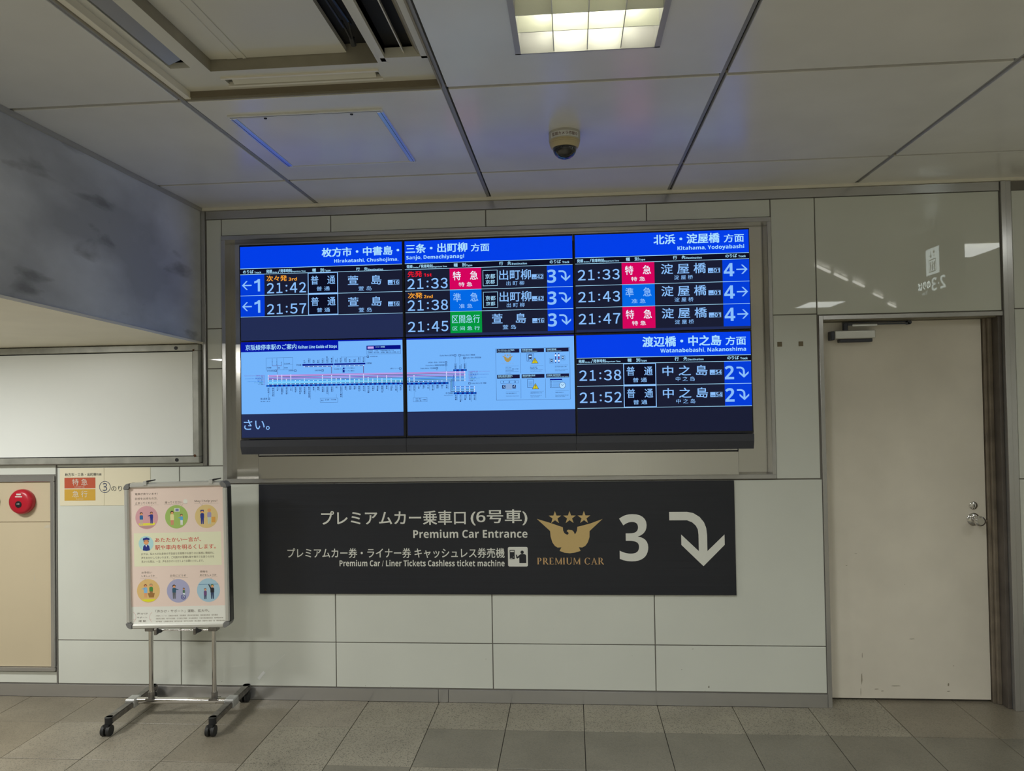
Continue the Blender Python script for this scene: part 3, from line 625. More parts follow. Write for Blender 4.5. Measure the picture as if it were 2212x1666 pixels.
sf_ = FL(); sf_.poly([(-3.02, 0.955), (-2.985, 0.958), (-2.983, 0.974), (-3.010, 0.972)]).poly([(-3.080, 0.66), (-3.074, 0.655), (-3.078, 0.70)]); sf_.obj('paint_chip', -0.0066, mat('chip', (0.62, 0.56, 0.44), 0.5), cab)
al = thing('fire_alarm', 'round red fire alarm unit on the beige cabinet', 'alarm', (-3.137, -0.006, 1.110))
q = MB(); q.lathe((-3.137, -0.006, 1.110), [(0.068, 0.0), (0.071, -0.010), (0.071, -0.026), (0.065, -0.038), (0.052, -0.044), (0.02, -0.046)], 40, 'y', -1); q.obj('alarm_body', M_RED, al, True)
q = MB(); q.lathe((-3.138, -0.051, 1.098), [(0.019, 0.0), (0.019, -0.003), (0.012, -0.004)], 24, 'y', -1); q.obj('alarm_button', M_BLACK, al, True)
box('label_strip', -3.150, -3.123, -0.0525, -0.048, 1.150, 1.159, M_WHITE, al); box('label_strip', -3.158, -3.116, -0.0525, -0.048, 1.138, 1.144, M_WHITE, al)
txt('火災', -3.147, 1.0975, -3.129, 1.1045, -0.0556, M_WHITE, al, 0.03)
ol = thing('signal_lamp', 'dark olive round signal lamp cut off by the left edge', 'lamp', (-3.328, -0.006, 1.11))
q = MB(); q.lathe((-3.328, -0.006, 1.110), [(0.044, 0.0), (0.044, -0.012), (0.034, -0.03), (0.012, -0.036)], 32, 'y', -1); q.obj('lens', M_OLIVE, ol, True)

st = thing('platform_sticker', 'cream platform 3 notice with red and yellow train types, beside the cabinet', 'notice', (-2.655, 0, 1.19))
M_STK = mat('sticker_cream', (0.84, 0.77, 0.58), 0.45); M_INK = mat('ink_dark', (0.05, 0.055, 0.06), 0.6); M_INKB = mat('ink_blue', (0.03, 0.05, 0.13), 0.6)
box('sheet', -2.925, -2.661, -0.0022, -0.0002, 1.082, 1.296, M_STK, st); box('sheet', -2.659, -2.386, -0.0022, -0.0002, 1.082, 1.296, M_STK, st)
txt('枚方市・三条・出町柳', -2.8942, 1.2505, -2.706, 1.2680, -0.0028, M_INK, st, 0.01); txt('方面', -2.705, 1.2525, -2.676, 1.2655, -0.0028, M_INK, st, 0.01)
flat('colour_block', -2.8975, 1.1805, -2.7117, 1.2415, -0.0026, mat('print_red', (0.56, 0.10, 0.045), 0.5), st); flat('colour_block', -2.8978, 1.1112, -2.7122, 1.1758, -0.0026, mat('print_yellow', (0.68, 0.40, 0.05), 0.5), st)
M_PW = mat('print_white', (0.74, 0.71, 0.62), 0.5)
txt('特 急', -2.8506, 1.1975, -2.7593, 1.2345, -0.0030, M_PW, st, 0.0); txt('Limited Exp.', -2.8359, 1.184, -2.7753, 1.1925, -0.0030, M_PW, st, 0.0)
txt('急 行', -2.8494, 1.1302, -2.7598, 1.1670, -0.0030, M_PW, st, 0.0); txt('Express', -2.826, 1.1145, -2.785, 1.1235, -0.0030, M_PW, st, 0.0)
q = FL(); q.ring(-2.6553, 1.1874, 0.0335, 0.0030, 32); q.obj('number_ring', -0.0030, M_INKB, st)
txt('3', -2.6685, 1.1655, -2.6424, 1.2095, -0.0030, M_INKB, st, 0.01); txt('のりば', -2.6176, 1.163, -2.510, 1.194, -0.0030, M_INK, st, 0.0)

# small adhesive patches, and a shiny reflection on the wall painted as pale strips
for k, (x, lbl) in enumerate(((1.109, 'small brown square adhesive patch on the panel, nearer the display board'), (1.219, 'small brown square adhesive patch on the panel, nearer the door'))):
    tag(box('adhesive_patch', x - 0.012, x + 0.012, -0.0022, -0.0002, 1.903, 1.928, M_PATCH, None, 0.0006), lbl, 'patch', 'adhesive patches beside the door')
q = FL(); q.line((-1.768, 0.112), (-1.733, 0.152), 0.016).line((-1.70, 0.165), (-1.615, 0.250), 0.0016)
tag(q.obj('clear_tape', -0.0016, mat('clear_tape_film', (0.90, 0.91, 0.90), 0.12), None), 'scrap of shiny clear tape low on the wall behind the stand', 'tape')

# ================================================================== DARK DIRECTION SIGN
sg = thing('direction_sign', 'long black premium car and platform 3 sign below the display board', 'sign', (-0.45, 0, 0.587))
box('sign_panel', -1.750, 0.853, -0.012, -0.0005, 0.588, 1.195, M_SIGN, sg, 0.001)
YS = -0.0126
txt('プレミアムカー乗車口', -1.3945, 0.9665, -0.5870, 1.0455, YS, M_SIGNTXT, sg, 0.018); txt('(6号車)', -0.5600, 0.9630, -0.2500, 1.0490, YS, M_SIGNTXT, sg, 0.018)
txt('Premium Car Entrance', -0.8788, 0.8950, -0.2512, 0.9405, YS, M_SIGNTXT, sg, 0.022)
txt('プレミアムカー券・ライナー券 キャッシュレス券売機', -1.5888, 0.7858, -0.3771, 0.8405, YS, M_SIGNTXT, sg, 0.014)
txt('Premium Car / Liner Tickets Cashless ticket machine', -1.2937, 0.7405, -0.3783, 0.7750, YS, M_SIGNTXT, sg, 0.022)
txt('3', 0.2429, 0.7675, 0.3950, 1.0200, YS, M_SIGNTXT, sg, 0.055, name='platform_number')
ARROW = [(0.509, 1.031), (0.603, 1.031), (0.636, 1.024), (0.669, 1.003), (0.691, 0.975), (0.702, 0.945), (0.706, 0.909), (0.706, 0.822), (0.797, 0.910), (0.797, 0.855), (0.684, 0.742), (0.570, 0.855), (0.570, 0.910), (0.661, 0.822), (0.661, 0.909), (0.658, 0.937), (0.648, 0.957), (0.629, 0.975), (0.602, 0.986), (0.509, 0.986)]
poly('turn_arrow', ARROW, YS, M_SIGNTXT, sg)
BIRD = [(-0.199, 0.997), (-0.127, 0.975), (-0.059, 0.951), (-0.058, 0.934), (-0.052, 0.921), (-0.043, 0.913), (-0.033, 0.911), (-0.029, 0.916), (-0.03, 0.924), (-0.038, 0.929), (-0.037, 0.934), (-0.029, 0.938), (-0.019, 0.936), (-0.009, 0.935), (-0.003, 0.929), (0.002, 0.921), (0.005, 0.912), (0.011, 0.921), (0.017, 0.934), (0.019, 0.953), (0.089, 0.971), (0.155, 0.995), (0.084, 0.93), (0.083, 0.897), (0.074, 0.87), (0.06, 0.851), (0.043, 0.842), (0.025, 0.844), (0.029, 0.835), (0.034, 0.824), (0.005, 0.815), (-0.023, 0.811), (-0.052, 0.814), (-0.079, 0.824), (-0.073, 0.835), (-0.068, 0.843), (-0.089, 0.842), (-0.104, 0.851), (-0.117, 0.87), (-0.126, 0.901), (-0.128, 0.931)]
def star(cx, cz, r): return [(cx + (r if i % 2 == 0 else r * 0.39) * sin(pi * i / 5), cz + (r if i % 2 == 0 else r * 0.39) * cos(pi * i / 5)) for i in range(10)]
q = FL(); q.poly(BIRD)
for x in (-0.1005, -0.022, 0.0555): q.poly(star(x, 1.003, 0.036))
q.obj('bird_emblem', YS, M_GOLD, sg)
# PREMIUM CAR in roman capitals, drawn stroke by stroke
def roman(word, x0, z0, x1, z1, thin=0.055, thick=0.15):
    q = FL(); pen = 0.0; G = []
    def L(c):
        w = {'P': .62, 'R': .72, 'E': .60, 'M': .92, 'I': .30, 'U': .78, 'C': .74, 'A': .78, ' ': .30}[c]; s = []
        def stem(x, t=thick, a=0.0, b=1.0, sv=True, top=True, bot=True):
            s.append([(x - t / 2, a), (x + t / 2, a), (x + t / 2, b), (x - t / 2, b)])
            if bot: s.append([(x - .12, a), (x + .12, a), (x + .12, a + .035), (x - .12, a + .035)])
            if top: s.append([(x - .12, b - .035), (x + .12, b - .035), (x + .12, b), (x - .12, b)])
        def arc(cx, cz, rx, rz, a0, a1, n=10):
            for i in range(n):
                p = []
                for t in (a0 + (a1 - a0) * i / n, a0 + (a1 - a0) * (i + 1) / n):
                    th = thin + (thick - thin) * abs(cos(t)); p.append(((cx + rx * cos(t), cz + rz * sin(t)), (cx + (rx - th) * cos(t), cz + (rz - thin) * sin(t))))
                s.append([p[0][0], p[1][0], p[1][1], p[0][1]])
        if c in 'PR':
            stem(.16, top=False); s.append([(.04, .965), (.30, .965), (.30, 1), (.04, 1)]); arc(.28, .735, .30, .265, -pi / 2, pi / 2); s.append([(.2, .47), (.3, .47), (.3, .525), (.2, .525)])
            if c == 'R': s.append([(.28, .5), (.42, .5), (.74, .0), (.58, .0)])
        if c == 'E':
            stem(.16, top=False, bot=False); s += [[(.04, .965 - .02), (.52, .945), (.52, 1), (.04, 1)], [(.04, 0), (.56, 0), (.56, .055), (.04, .055)], [(.2, .49), (.44, .49), (.44, .54), (.2, .54)], [(.48, .84), (.53, .84), (.52, 1), (.49, 1)], [(.52, 0), (.56, 0), (.58, .18), (.54, .18)]]
        if c == 'M':
            stem(.14, thin, top=False); stem(.82, thick, top=False); s += [[(.10, 1), (.22, 1), (.52, .08), (.46, .02)], [(.80, 1), (.88, 1), (.52, .02), (.47, .08)]]
        if c == 'I': stem(.15)
        if c == 'U': stem(.18, thick, .28, 1, bot=False); stem(.66, thin, .28, 1, bot=False); arc(.40, .30, .295, .31, -pi, 0)
        if c == 'C': arc(.42, .5, .38, .51, radians(42), radians(318), 16); s.append([(.66, .72), (.70, .72), (.70, .98), (.67, .98)])
        if c == 'A': s += [[(.10, 0), (.155, 0), (.42, .98), (.37, 1)], [(.36, 1), (.42, 1), (.74, 0), (.58, 0)], [(.2, .33), (.58, .33), (.58, .375), (.2, .375)], [(.0, 0), (.24, 0), (.24, .035), (.0, .035)], [(.50, 0), (.82, 0), (.82, .035), (.50, .035)]]
        return w, s
    for c in word:
        w, s = L(c)
        for p in s: G.append([(pen + a, b) for a, b in p])
        pen += w + 0.09
    xs = [a for p in G for a, _ in p]; mx, mn = max(xs), min(xs)
    for p in G: q.poly([(x0 + (a - mn) / (mx - mn) * (x1 - x0), z0 + b * (z1 - z0)) for a, b in p])
    return q
roman('PREMIUM CAR', -0.2008, 0.7510, 0.1583, 0.7870).obj('lettering', YS, M_GOLDT, sg)
# ticket machine pictogram: white rounded square with dark figure at a machine
def rsq(x0, z0, x1, z1, r, n=5):
    p = []
    for cx, cz, a in ((x1 - r, z0 + r, -pi / 2), (x1 - r, z1 - r, 0), (x0 + r, z1 - r, pi / 2), (x0 + r, z0 + r, pi)):
        for i in range(n + 1): t = a + pi / 2 * i / n; p.append((cx + r * cos(t), cz + r * sin(t)))
    return p
ix, iz, iw, ih = -0.3591, 0.7397, 0.1076, 0.1058
pic = poly('ticket_pictogram', rsq(ix, iz, ix + iw, iz + ih, 0.008), YS, M_SIGNTXT, sg)
def I(u, v): return (ix + u * iw, iz + v * ih)
q = FL(); q.rect(*I(.09, .38), *I(.34, .85)).poly([I(.72 + .085 * cos(t), .73 + .085 * sin(t)) for t in [2 * pi * k / 18 for k in range(18)]])
q.poly([I(.57, .18), I(.92, .18), I(.92, .56), I(.88, .62), I(.80, .64), I(.68, .64), I(.60, .61), I(.48, .50), I(.45, .60), I(.40, .62), I(.42, .44), I(.47, .40), I(.57, .47)])
q.obj('ticket_figure', YS - 0.0005, M_SIGN, sg)
q = FL(); q.rect(*I(.12, .74), *I(.31, .81)).poly([I(.28 + .018 * cos(t), .49 + .018 * sin(t)) for t in [2 * pi * k / 8 for k in range(8)]]).rect(*I(.12, .41), *I(.22, .43)); q.obj('ticket_machine_lines', YS - 0.001, M_SIGNTXT, sg)

# ================================================================== DISPLAY BOARD
bd = thing('departure_board', 'big wall departure board of six blue and white displays', 'display', (-0.44, 0, 1.366))
YB = -0.060
def em(name, r, g, b, s=1.0):
    return mat(name, (0.002, 0.002, 0.003), 0.45, emit=rgb(r, g, b), es=s, spec=0.06)
E_HDR = em('screen_blue', 0, 62, 232); E_TRK = em('screen_track_blue', 0, 60, 215); E_TXT = em('screen_pale_blue', 138, 190, 250); E_HT = em('screen_header_white', 168, 222, 255)
E_RED = em('screen_red', 212, 0, 92); E_BLUE = em('screen_light_blue', 0, 104, 228); E_GRN = em('screen_green', 0, 150, 62); E_BLK = em('screen_black', 24, 28, 50); E_BLK2 = em('screen_black_strip', 10, 12, 34); E_LOW = em('screen_black_glow', 34, 44, 82)
E_MAP = em('screen_map', 116, 180, 250); E_WHT = em('screen_white', 235, 240, 255); E_REDT = em('screen_red_text', 240, 20, 45); E_ORG = em('screen_orange_text', 250, 165, 50); E_NAVY = em('screen_navy', 0, 12, 130); E_NAVY2 = em('screen_navy_title', 0, 20, 165)
E_INK = em('screen_ink', 22, 36, 92); E_PINK = em('screen_pink_band', 196, 168, 240); E_PURP = em('screen_purple', 120, 70, 170); E_MAR = em('screen_maroon', 92, 20, 84); E_LB = em('screen_line_blue', 0, 100, 205); E_CY = em('screen_cyan_band', 120, 205, 255); E_GR2 = em('screen_line_green', 10, 100, 90); E_BK = em('screen_ink_black', 20, 14, 60); E_YEL = em('screen_yellow', 212, 200, 20); E_OCH = em('screen_ochre', 168, 146, 84); E_SKY = em('screen_grey_blue', 128, 168, 220)
SX = [-1.829, -0.8985, 0.0225, 0.9515]; SZ = [2.5305, 1.9945, 1.4475]
box('mounting_frame', -1.80, 0.92, -0.020, 0.056, 1.40, 2.50, M_FASCIA, bd)
SCR = {}
for r in range(2):
    for c in range(3):
        x0, x1, z1, z0 = SX[c] + 0.001, SX[c + 1] - 0.001, SZ[r] - 0.0008, SZ[r + 1] + 0.0008
        s = box('screen', x0, x1, YB + 0.002, -0.020, z0, z1, M_BEZEL, bd, 0.0015); s['_b'] = tuple(base_of(bd)); SCR[(r, c)] = s
        s['label'] = [['upper left screen with two departures on track 1', 'upper middle screen with three departures on track 3', 'upper right screen with three departures on track 4'],
                      ['lower left screen with white route map', 'lower middle screen with route map and six information boxes', 'lower right screen with two departures on track 2']][r][c]
# chamfered fascia below the lower screens
for c in range(3):
    prism('fascia', [(-0.020, 1.4465), (YB + 0.001, 1.4465), (YB - 0.006, 1.444), (YB - 0.006, 1.408), (YB + 0.010, 1.366), (-0.020, 1.366)], SX[c] + 0.001, SX[c + 1] - 0.001, M_FASCIA, bd, 'x')
# stainless box under it with a black bar along its top
lw = box('lower_box', -1.738, 0.874, -0.040, 0.056, 1.229, 1.352, M_SSB, bd, 0.0015)
box('shadow_gap', -1.735, 0.872, -0.034, 0.05, 1.352, 1.359, M_DARK, bd); q = MB(); q.box(-1.738, -1.731, -0.040, 0.0, 1.352, 1.366).box(0.868, 0.874, -0.040, 0.0, 1.352, 1.366); q.obj('gap_end', M_DARK, bd)
box('upper_lip', -1.731, 0.868, -0.046, 0.05, 1.359, 1.3655, M_SSX, bd)

y0_, y1_, y2_, y3_ = YB + 0.0010, YB + 0.0004, YB - 0.0002, YB - 0.0008
TL = {(0, 0): (-1.8215, 2.5190), (0, 1): (-0.8935, 2.5195), (0, 2): (0.0335, 2.5215), (1, 0): (-1.8225, 1.9815), (1, 1): (-0.8905, 1.9810), (1, 2): (0.0315, 1.9830)}
W_ = 0.9125; ROWP = 0.1180; L1 = -0.1550
def turn_arrow_pts(x0, z0, x1, z1):
    a0, a1, b0, b1 = 0.509, 0.797, 0.742, 1.031
    return [(x0 + (p[0] - a0) / (a1 - a0) * (x1 - x0), z0 + (p[1] - b0) / (b1 - b0) * (z1 - z0)) for p in ARROW]
def timetable(r, c, rows, left=False, header=()):
    s = SCR[(r, c)]; ox, oz = TL[(r, c)]
    def T(b, a0, b0, a1, b1, m=E_TXT, bold=0.012, y=y3_): return txt(b, ox + a0, oz + b0, ox + a1, oz + b1, y, m, s, bold)
    def Rr(n, a0, b0, a1, b1, m, y=y1_): return flat(n, ox + a0, oz + b0, ox + a1, oz + b1, y, m, s)
    zb = L1 - ROWP * len(rows)
    Rr('display_ground', 0, zb, W_, L1, E_BLK, y0_); Rr('display_ground', 0, L1, W_, -0.122, E_BLK2, y0_)
    Rr('display_ground', 0, -0.5225, W_, zb, E_LOW if not (r == 1) else E_BLK, y0_)
    Rr('header_band', 0, -0.1205, W_, 0.0, E_HDR)
    ln = FL(); ln.rect(ox, oz - 0.1240, ox + W_, oz - 0.1212)
    for k in range(len(rows) + 1):
        if k == 3: break
        z = oz + L1 - ROWP * k; ln.rect(ox, z - 0.0012, ox + W_, z + 0.0012)
    ln.obj('row_line', y2_, E_HT, s)
    for h in header: T(*h[:5], E_HT, h[5])
    if left: heads = [('のりば', .0162, -.1493, .0763, -.1306), ('Track', .0813, -.1500, .1206, -.1399), ('発順', .1492, -.1505, .1828, -.1311), ('Order', .1850, -.1508, .2136, -.1427), ('/', .2159, -.1520, .2281, -.1315), ('発車時刻', .2293, -.1502, .2937, -.1303), ('Departure Time', .2944, -.1512, .3727, -.1410), ('種　別', .4095, -.1515, .4758, -.1331), ('Type', .4789, -.1535, .5134, -.1412), ('行　先', .6565, -.1525, .7222, -.1342), ('Destination', .7252, -.1530, .8070, -.1430)]
    else: heads = [('発順', .0096, -.1489, .0428, -.1305), ('Order', .0459, -.1486, .0746, -.1410), ('/', .0759, -.1495, .0870, -.1295), ('発車時刻', .0881, -.1489, .1531, -.1300), ('Departure Time', .1542, -.1500, .2326, -.1395), ('種　別', .2689, -.1480, .3359, -.1290), ('Type', .3379, -.1500, .3712, -.1375), ('行　先', .5170, -.1470, .5834, -.1275), ('Destination', .5869, -.1465, .6677, -.1360), ('のりば', .7904, -.1460, .8503, -.1275), ('Track', .8580, -.1465, .8958, -.1345)]
    for h in heads: T(*h, E_HT, 0.02)
    dx = 0.139 if left else 0.0
    for k, row in enumerate(rows):
        dz = -ROWP * k
        tz0, tz1 = (-.2630, -.2060) if row.get('order') else (-.2440, -.1880)
        if row.get('low'): tz0, tz1 = -.2610 , -.2050
        w_ = .2220; X_ = .0125 + dx; hh = tz1 - tz0
        txtjoin([('\x01' + ch, ox + X_ + w_ * a_, oz + tz0 + dz + hh * c_, ox + X_ + w_ * b_, oz + tz0 + dz + hh * d_) for ch, (a_, b_, c_, d_) in zip(row['time'], ((0, .185, 0, 1), (.245, .40, 0, 1), (.480, .527, .13, .78), (.590, .778, 0, 1), (.828, 1, 0, 1)))], y3_, E_TXT, s, 0.014)
        if row.get('order'):
            o = row['order']; T(o[0], o[3], -.1968 + dz, o[4], -.1645 + dz, o[2], 0.018); T(o[1], o[5], -.1960 + dz, o[6], -.1785 + dz, o[2], 0.03)
        bx0, bx1 = (.3844, .5540) if left else (.2462, .4187)
        if row['kind'] == '普通':
            q = FL(); q.frame(ox + bx0, oz + L1 + dz - ROWP + 0.001, ox + bx1, oz + L1 + dz - 0.0005, 0.0042); q.obj('type_frame', y2_ - 0.0003, E_TXT, s); Rr('type_badge', bx0, L1 + dz - ROWP, bx1, L1 + dz, E_BLK2)
            cb, cs = E_TXT, E_TXT
        else:
            Rr('type_badge', bx0, L1 + dz - ROWP + (0.002 if k < 2 else 0.001), bx1, L1 + dz - (0.0012 if k else -0.001), {'特急': E_RED, '準急': E_BLUE, '区間急行': E_GRN}[row['kind']])
            cb = cs = {'特急': E_WHT, '準急': E_TXT, '区間急行': E_HT}[row['kind']]
        if row['kind'] == '区間急行':
            T('区間急行', .2559, -.2195 + dz, .4074, -.1745 + dz, cb, 0.0); T('区 间 急 行', .2585, -.2585 + dz, .4064, -.2365 + dz, cs, 0.0)
        else:
            a, b = {'普通': ('普　通', '普 通'), '特急': ('特　急', '特 急'), '準急': ('準　急', '准 急')}[row['kind']]
            ex = (bx0 - .2462)
            T(a, .2636 + ex, -.2215 + dz, .4005 + ex, -.1730 + dz, cb, 0.012); T(b, .2955 + ex, -.2565 + dz, .3693 + ex, -.2328 + dz, cs, 0.008)
        for t in row['dest']: T(t[0], t[1], t[2] + dz, t[3], t[4] + dz, E_TXT, t[5] if len(t) > 5 else 0.012)
        if row.get('kyoto'):
            q = FL(); q.frame(ox + .4273, oz - .2575 + dz, ox + .5070, oz - .1713 + dz, 0.0024); q.obj('via_frame', y2_, E_HT, s); Rr('via_badge', .4273, -.2575 + dz, .5070, -.1713 + dz, E_BLK2)
            T('京都', .4402, -.2185 + dz, .4943, -.1927 + dz, E_HT, 0.008); T('京都', .4420, -.2465 + dz, .4924, -.2245 + dz, E_HT, 0.008)
        kx, kz = row.get('kh', (.6988, -.2241)); q = FL(); q.frame(ox + kx, oz + kz + dz, ox + kx + .0630, oz + kz + .0262 + dz, 0.0014).rect(ox + kx, oz + kz + dz, ox + kx + .0265, oz + kz + .0262 + dz); q.obj('station_code_plate', y2_, E_TXT, s)
        T(row['code'], kx + .0290, kz + .0028 + dz, kx + .0605, kz + .0232 + dz, E_TXT, 0.03); txt('KH', ox + kx + .0060, oz + kz + .0030 + dz, ox + kx + .0240, oz + kz + .0110 + dz, y3_, E_INK, s, 0.02)
        if left:
            Rr('track_block', 0, L1 - ROWP + dz, .1372, L1 + dz, E_TRK)
            poly('track_number', [(ox + a_, oz + b_ + dz) for a_, b_ in ((.1000, -.2505), (.1130, -.2505), (.1130, -.1818), (.1015, -.1818), (.0955, -.1885), (.0800, -.1945), (.0800, -.2060), (.1000, -.2000))], y3_, E_TXT, s)
            q = FL(); cz = oz - .2155 + dz; q.rect(ox + .016, cz - .0035, ox + .0645, cz + .0035).poly([(ox + .0094, cz), (ox + .034, cz + .0245), (ox + .0425, cz + .0245), (ox + .0195, cz), (ox + .0425, cz - .0245), (ox + .034, cz - .0245)]); q.obj('track_arrow', y3_, E_TXT, s)
        else:
            Rr('track_block', .7740, L1 - ROWP + dz, W_, L1 + dz, E_TRK)
            if row['arrow'] == 'right':
                T(row['track'], .7800, -.2451 + dz, .8345, -.1756 + dz, E_TXT, 0.05)
                q = FL(); cz = oz - .2100 + dz; q.rect(ox + .8456, cz - .0035, ox + .896, cz + .0035).poly([(ox + .9035, cz), (ox + .879, cz + .0245), (ox + .8705, cz + .0245), (ox + .8935, cz), (ox + .8705, cz - .0245), (ox + .879, cz - .0245)]); q.obj('track_arrow', y3_, E_TXT, s)
            else:
                T(row['track'], .7760, -.2503 + dz, .8235, -.1787 + dz, E_TXT, 0.05)
                poly('track_arrow', turn_arrow_pts(ox + .8367, oz - .2430 + dz, ox + .8990, oz - .1850 + dz), y3_, E_TXT, s)
kaya_l = [('萱　島', .6095, -.2310, .7971, -.1790), ('萱 岛', .6685, -.2625, .7413, -.2385, 0.005)]
timetable(0, 0, [dict(time='21:42', order=('次々発', '3rd', E_ORG, .1510, .2660, .2760, .3230), kind='普通', dest=kaya_l, kh=(.8327, -.2345), code='16', track='1'),
                 dict(time='21:57', low=1, kind='普通', dest=kaya_l, kh=(.8327, -.2345), code='16', track='1')], left=True,
          header=[('枚方市・中書島・', .4648, -.0715, .8985, -.0210, .03), ('Hirakatashi, Chushojima,', .5345, -.1100, .8923, -.0850, .02)])
dema = [('出町柳', .5160, -.2280, .6881, -.1725), ('出 町 柳', .5545, -.2579, .6509, -.2345, 0.005)]
timetable(0, 1, [dict(time='21:33', order=('先発', '1st', E_REDT, .0150, .0948, .1035, .1485), kind='特急', dest=dema, kyoto=1, kh=(.6920, -.2276), code='42', track='3', arrow='turn'),
                 dict(time='21:38', order=('次発', '2nd', E_ORG, .0150, .0948, .1035, .1518), kind='準急', dest=dema, kyoto=1, kh=(.6920, -.2276), code='42', track='3', arrow='turn'),
                 dict(time='21:45', low=1, kind='区間急行', dest=[('萱　島', .4735, -.2275, .6578, -.1735), ('萱 岛', .5311, -.2585, .6025, -.2350, 0.005)], kh=(.6920, -.2285), code='16', track='3', arrow='turn')],
          header=[('三条・出町柳', .0060, -.0672, .3453, -.0161, .03), ('方面', .3641, -.0680, .4652, -.0250, .02), ('Sanjo, Demachiyanagi', .0087, -.1060, .3273, -.0790, .02)])
yodo = [('淀 屋 橋', .4527, -.2240, .6881, -.1686), ('淀 屋 桥', .5206, -.2550, .6196, -.2315, 0.005)]
timetable(0, 2, [dict(time='21:33', kind='特急', dest=yodo, code='01', track='4', arrow='right'), dict(time='21:43', kind='準急', dest=yodo, code='01', track='4', arrow='right'), dict(time='21:47', kind='特急', dest=yodo, code='01', track='4', arrow='right')],
          header=[('北浜・淀屋橋', .4172, -.0650, .7622, -.0120, .03), ('方面', .7840, -.0650, .8883, -.0210, .02), ('Kitahama, Yodoyabashi', .5420, -.1040, .8885, -.0770, .02)])
naka = [('中 之 島', .4519, -.2265, .6866, -.1725), ('中 之 岛', .5206, -.2550, .6196, -.2315, 0.005)]
timetable(1, 2, [dict(time='21:38', kind='普通', dest=naka, code='54', track='2', arrow='turn'), dict(time='21:52', kind='普通', dest=naka, code='54', track='2', arrow='turn')],
          header=[('渡辺橋・中之島', .3497, -.0705, .7616, -.0150, .03), ('方面', .7833, -.0700, .8888, -.0240, .02), ('Watanabebashi, Nakanoshima', .4433, -.1050, .8884, -.0800, .02)])

# ---- route map, left half
def mapground(r, c):
    s = SCR[(r, c)]; ox, oz = TL[(r, c)]
    flat('display_ground', ox, oz - 0.3920, ox + 0.9095, oz, y0_, E_MAP, s); flat('display_ground', ox, oz - 0.5225, ox + 0.9095, oz - 0.3920, y0_, E_LOW, s)
    flat('header_band', ox, oz, ox + 0.9095, oz + 0.0065, y0_, E_NAVY2, s)
    return s, ox, oz
s, ox, oz = mapground(1, 0)
flat('title_band', ox, oz - 0.0485, ox + 0.5520, oz, y1_, E_NAVY2, s)
txt('京阪線停車駅のご案内', ox + .0272, oz - .0390, ox + .3167, oz - .0080, y3_, E_HT, s, 0.015); txt('Keihan Line Guide of Stops', ox + .3263, oz - .0405, ox + .5443, oz - .0180, y3_, E_HT, s, 0.025)
txt('さい。', ox + .013, oz - .4800, ox + .160, oz - .4230, y3_, E_TXT, s, 0.008, name='ticker_lettering')
LZ = [-.1800, -.1878, -.1958, -.2038, -.2120, -.2200, -.2288]        # seven service lines
ST = [0.1552 + i * 0.025535 for i in range(30)]
XE = 0.9092
q = FL(); q.rect(ox + ST[0], oz - .1880, ox + XE, oz - .1775).rect(ox + ST[0], oz - .2000, ox + XE, oz - .1925); q.obj('map_band', y1_, E_PINK, s)
q = FL(); q.rect(ox + ST[0], oz - .2285, ox + XE, oz - .2085); q.obj('map_band', y1_, E_CY, s)
def lines(s, ox, oz, x0, x1, gx):
    for k, (z, m_, t) in enumerate(zip(LZ, (E_PURP, E_MAR, E_NAVY2, E_MAR, E_LB, E_GR2, E_BK), (.0016, .0026, .0026, .0024, .0028, .0022, .0026))):
        flat('map_line', ox + (gx if k == 5 else x0), oz + z - t / 2, ox + x1, oz + z + t / 2, y2_, m_, s)
lines(s, ox, oz, ST[0], XE, 0.6146)
STOPS = {0: [0, 2, 3, 5], 1: [0, 2, 3, 5, 12, 14, 18, 21], 2: [0, 2, 3, 5, 12, 14, 18, 21, 24, 26], 3: [0, 1, 2, 3, 4, 5, 8, 12, 14, 15, 16, 18, 21, 22, 24, 26], 4: list(range(0, 28)), 5: list(range(18, 30)), 6: list(range(30))}
q = FL(); q2 = FL()
for k, lst in STOPS.items():
    for i in lst:
        x = ST[i] if i < 30 else 0; d = .0030
        q.poly([(ox + x - d, oz + LZ[k]), (ox + x, oz + LZ[k] - d), (ox + x + d, oz + LZ[k]), (ox + x, oz + LZ[k] + d)])
q.obj('map_stops', y3_, E_WHT, s)['kind'] = 'stuff'
flat('station_band', ox + .1440, oz - .2425, ox + XE, oz - .2335, y2_, E_NAVY, s)
q = FL()
for x in ST: q.rect(ox + x - .006, oz - .2420, ox + x + .006, oz - .2345)
q.obj('station_codes', y3_, E_LB, s)['kind'] = 'stuff'
NAMES = ['出町柳', '神宮丸太町', '三条', '祇園四条', '清水五条', '七条', '東福寺', '鳥羽街道', '伏見稲荷', '龍谷大前深草', '藤森', '墨染', '丹波橋', '伏見桃山', '中書島', '淀', '石清水八幡宮', '橋本', '樟葉', '牧野', '御殿山', '枚方市', '枚方公園', '光善寺', '香里園', '寝屋川市', '萱島', '大和田', '古川橋', '門真市']
ROM = ['Demachiyanagi', 'Jingu-marutamachi', 'Sanjo', 'Gion-shijo', 'Kiyomizu-gojo', 'Shichijo', 'Tofukuji', 'Toba-kaido', 'Fushimi-inari', 'Ryukokudai-mae-fukakusa', 'Fujinomori', 'Sumizome', 'Tambabashi', 'Fushimi-momoyama', 'Chushojima', 'Yodo', 'Iwashimizu-hachimangu', 'Hashimoto', 'Kuzuha', 'Makino', 'Gotenyama', 'Hirakatashi', 'Hirakata-koen', 'Kozenji', 'Korien', 'Neyagawashi', 'Kayashima', 'Owada', 'Furukawabashi', 'Kadomashi']
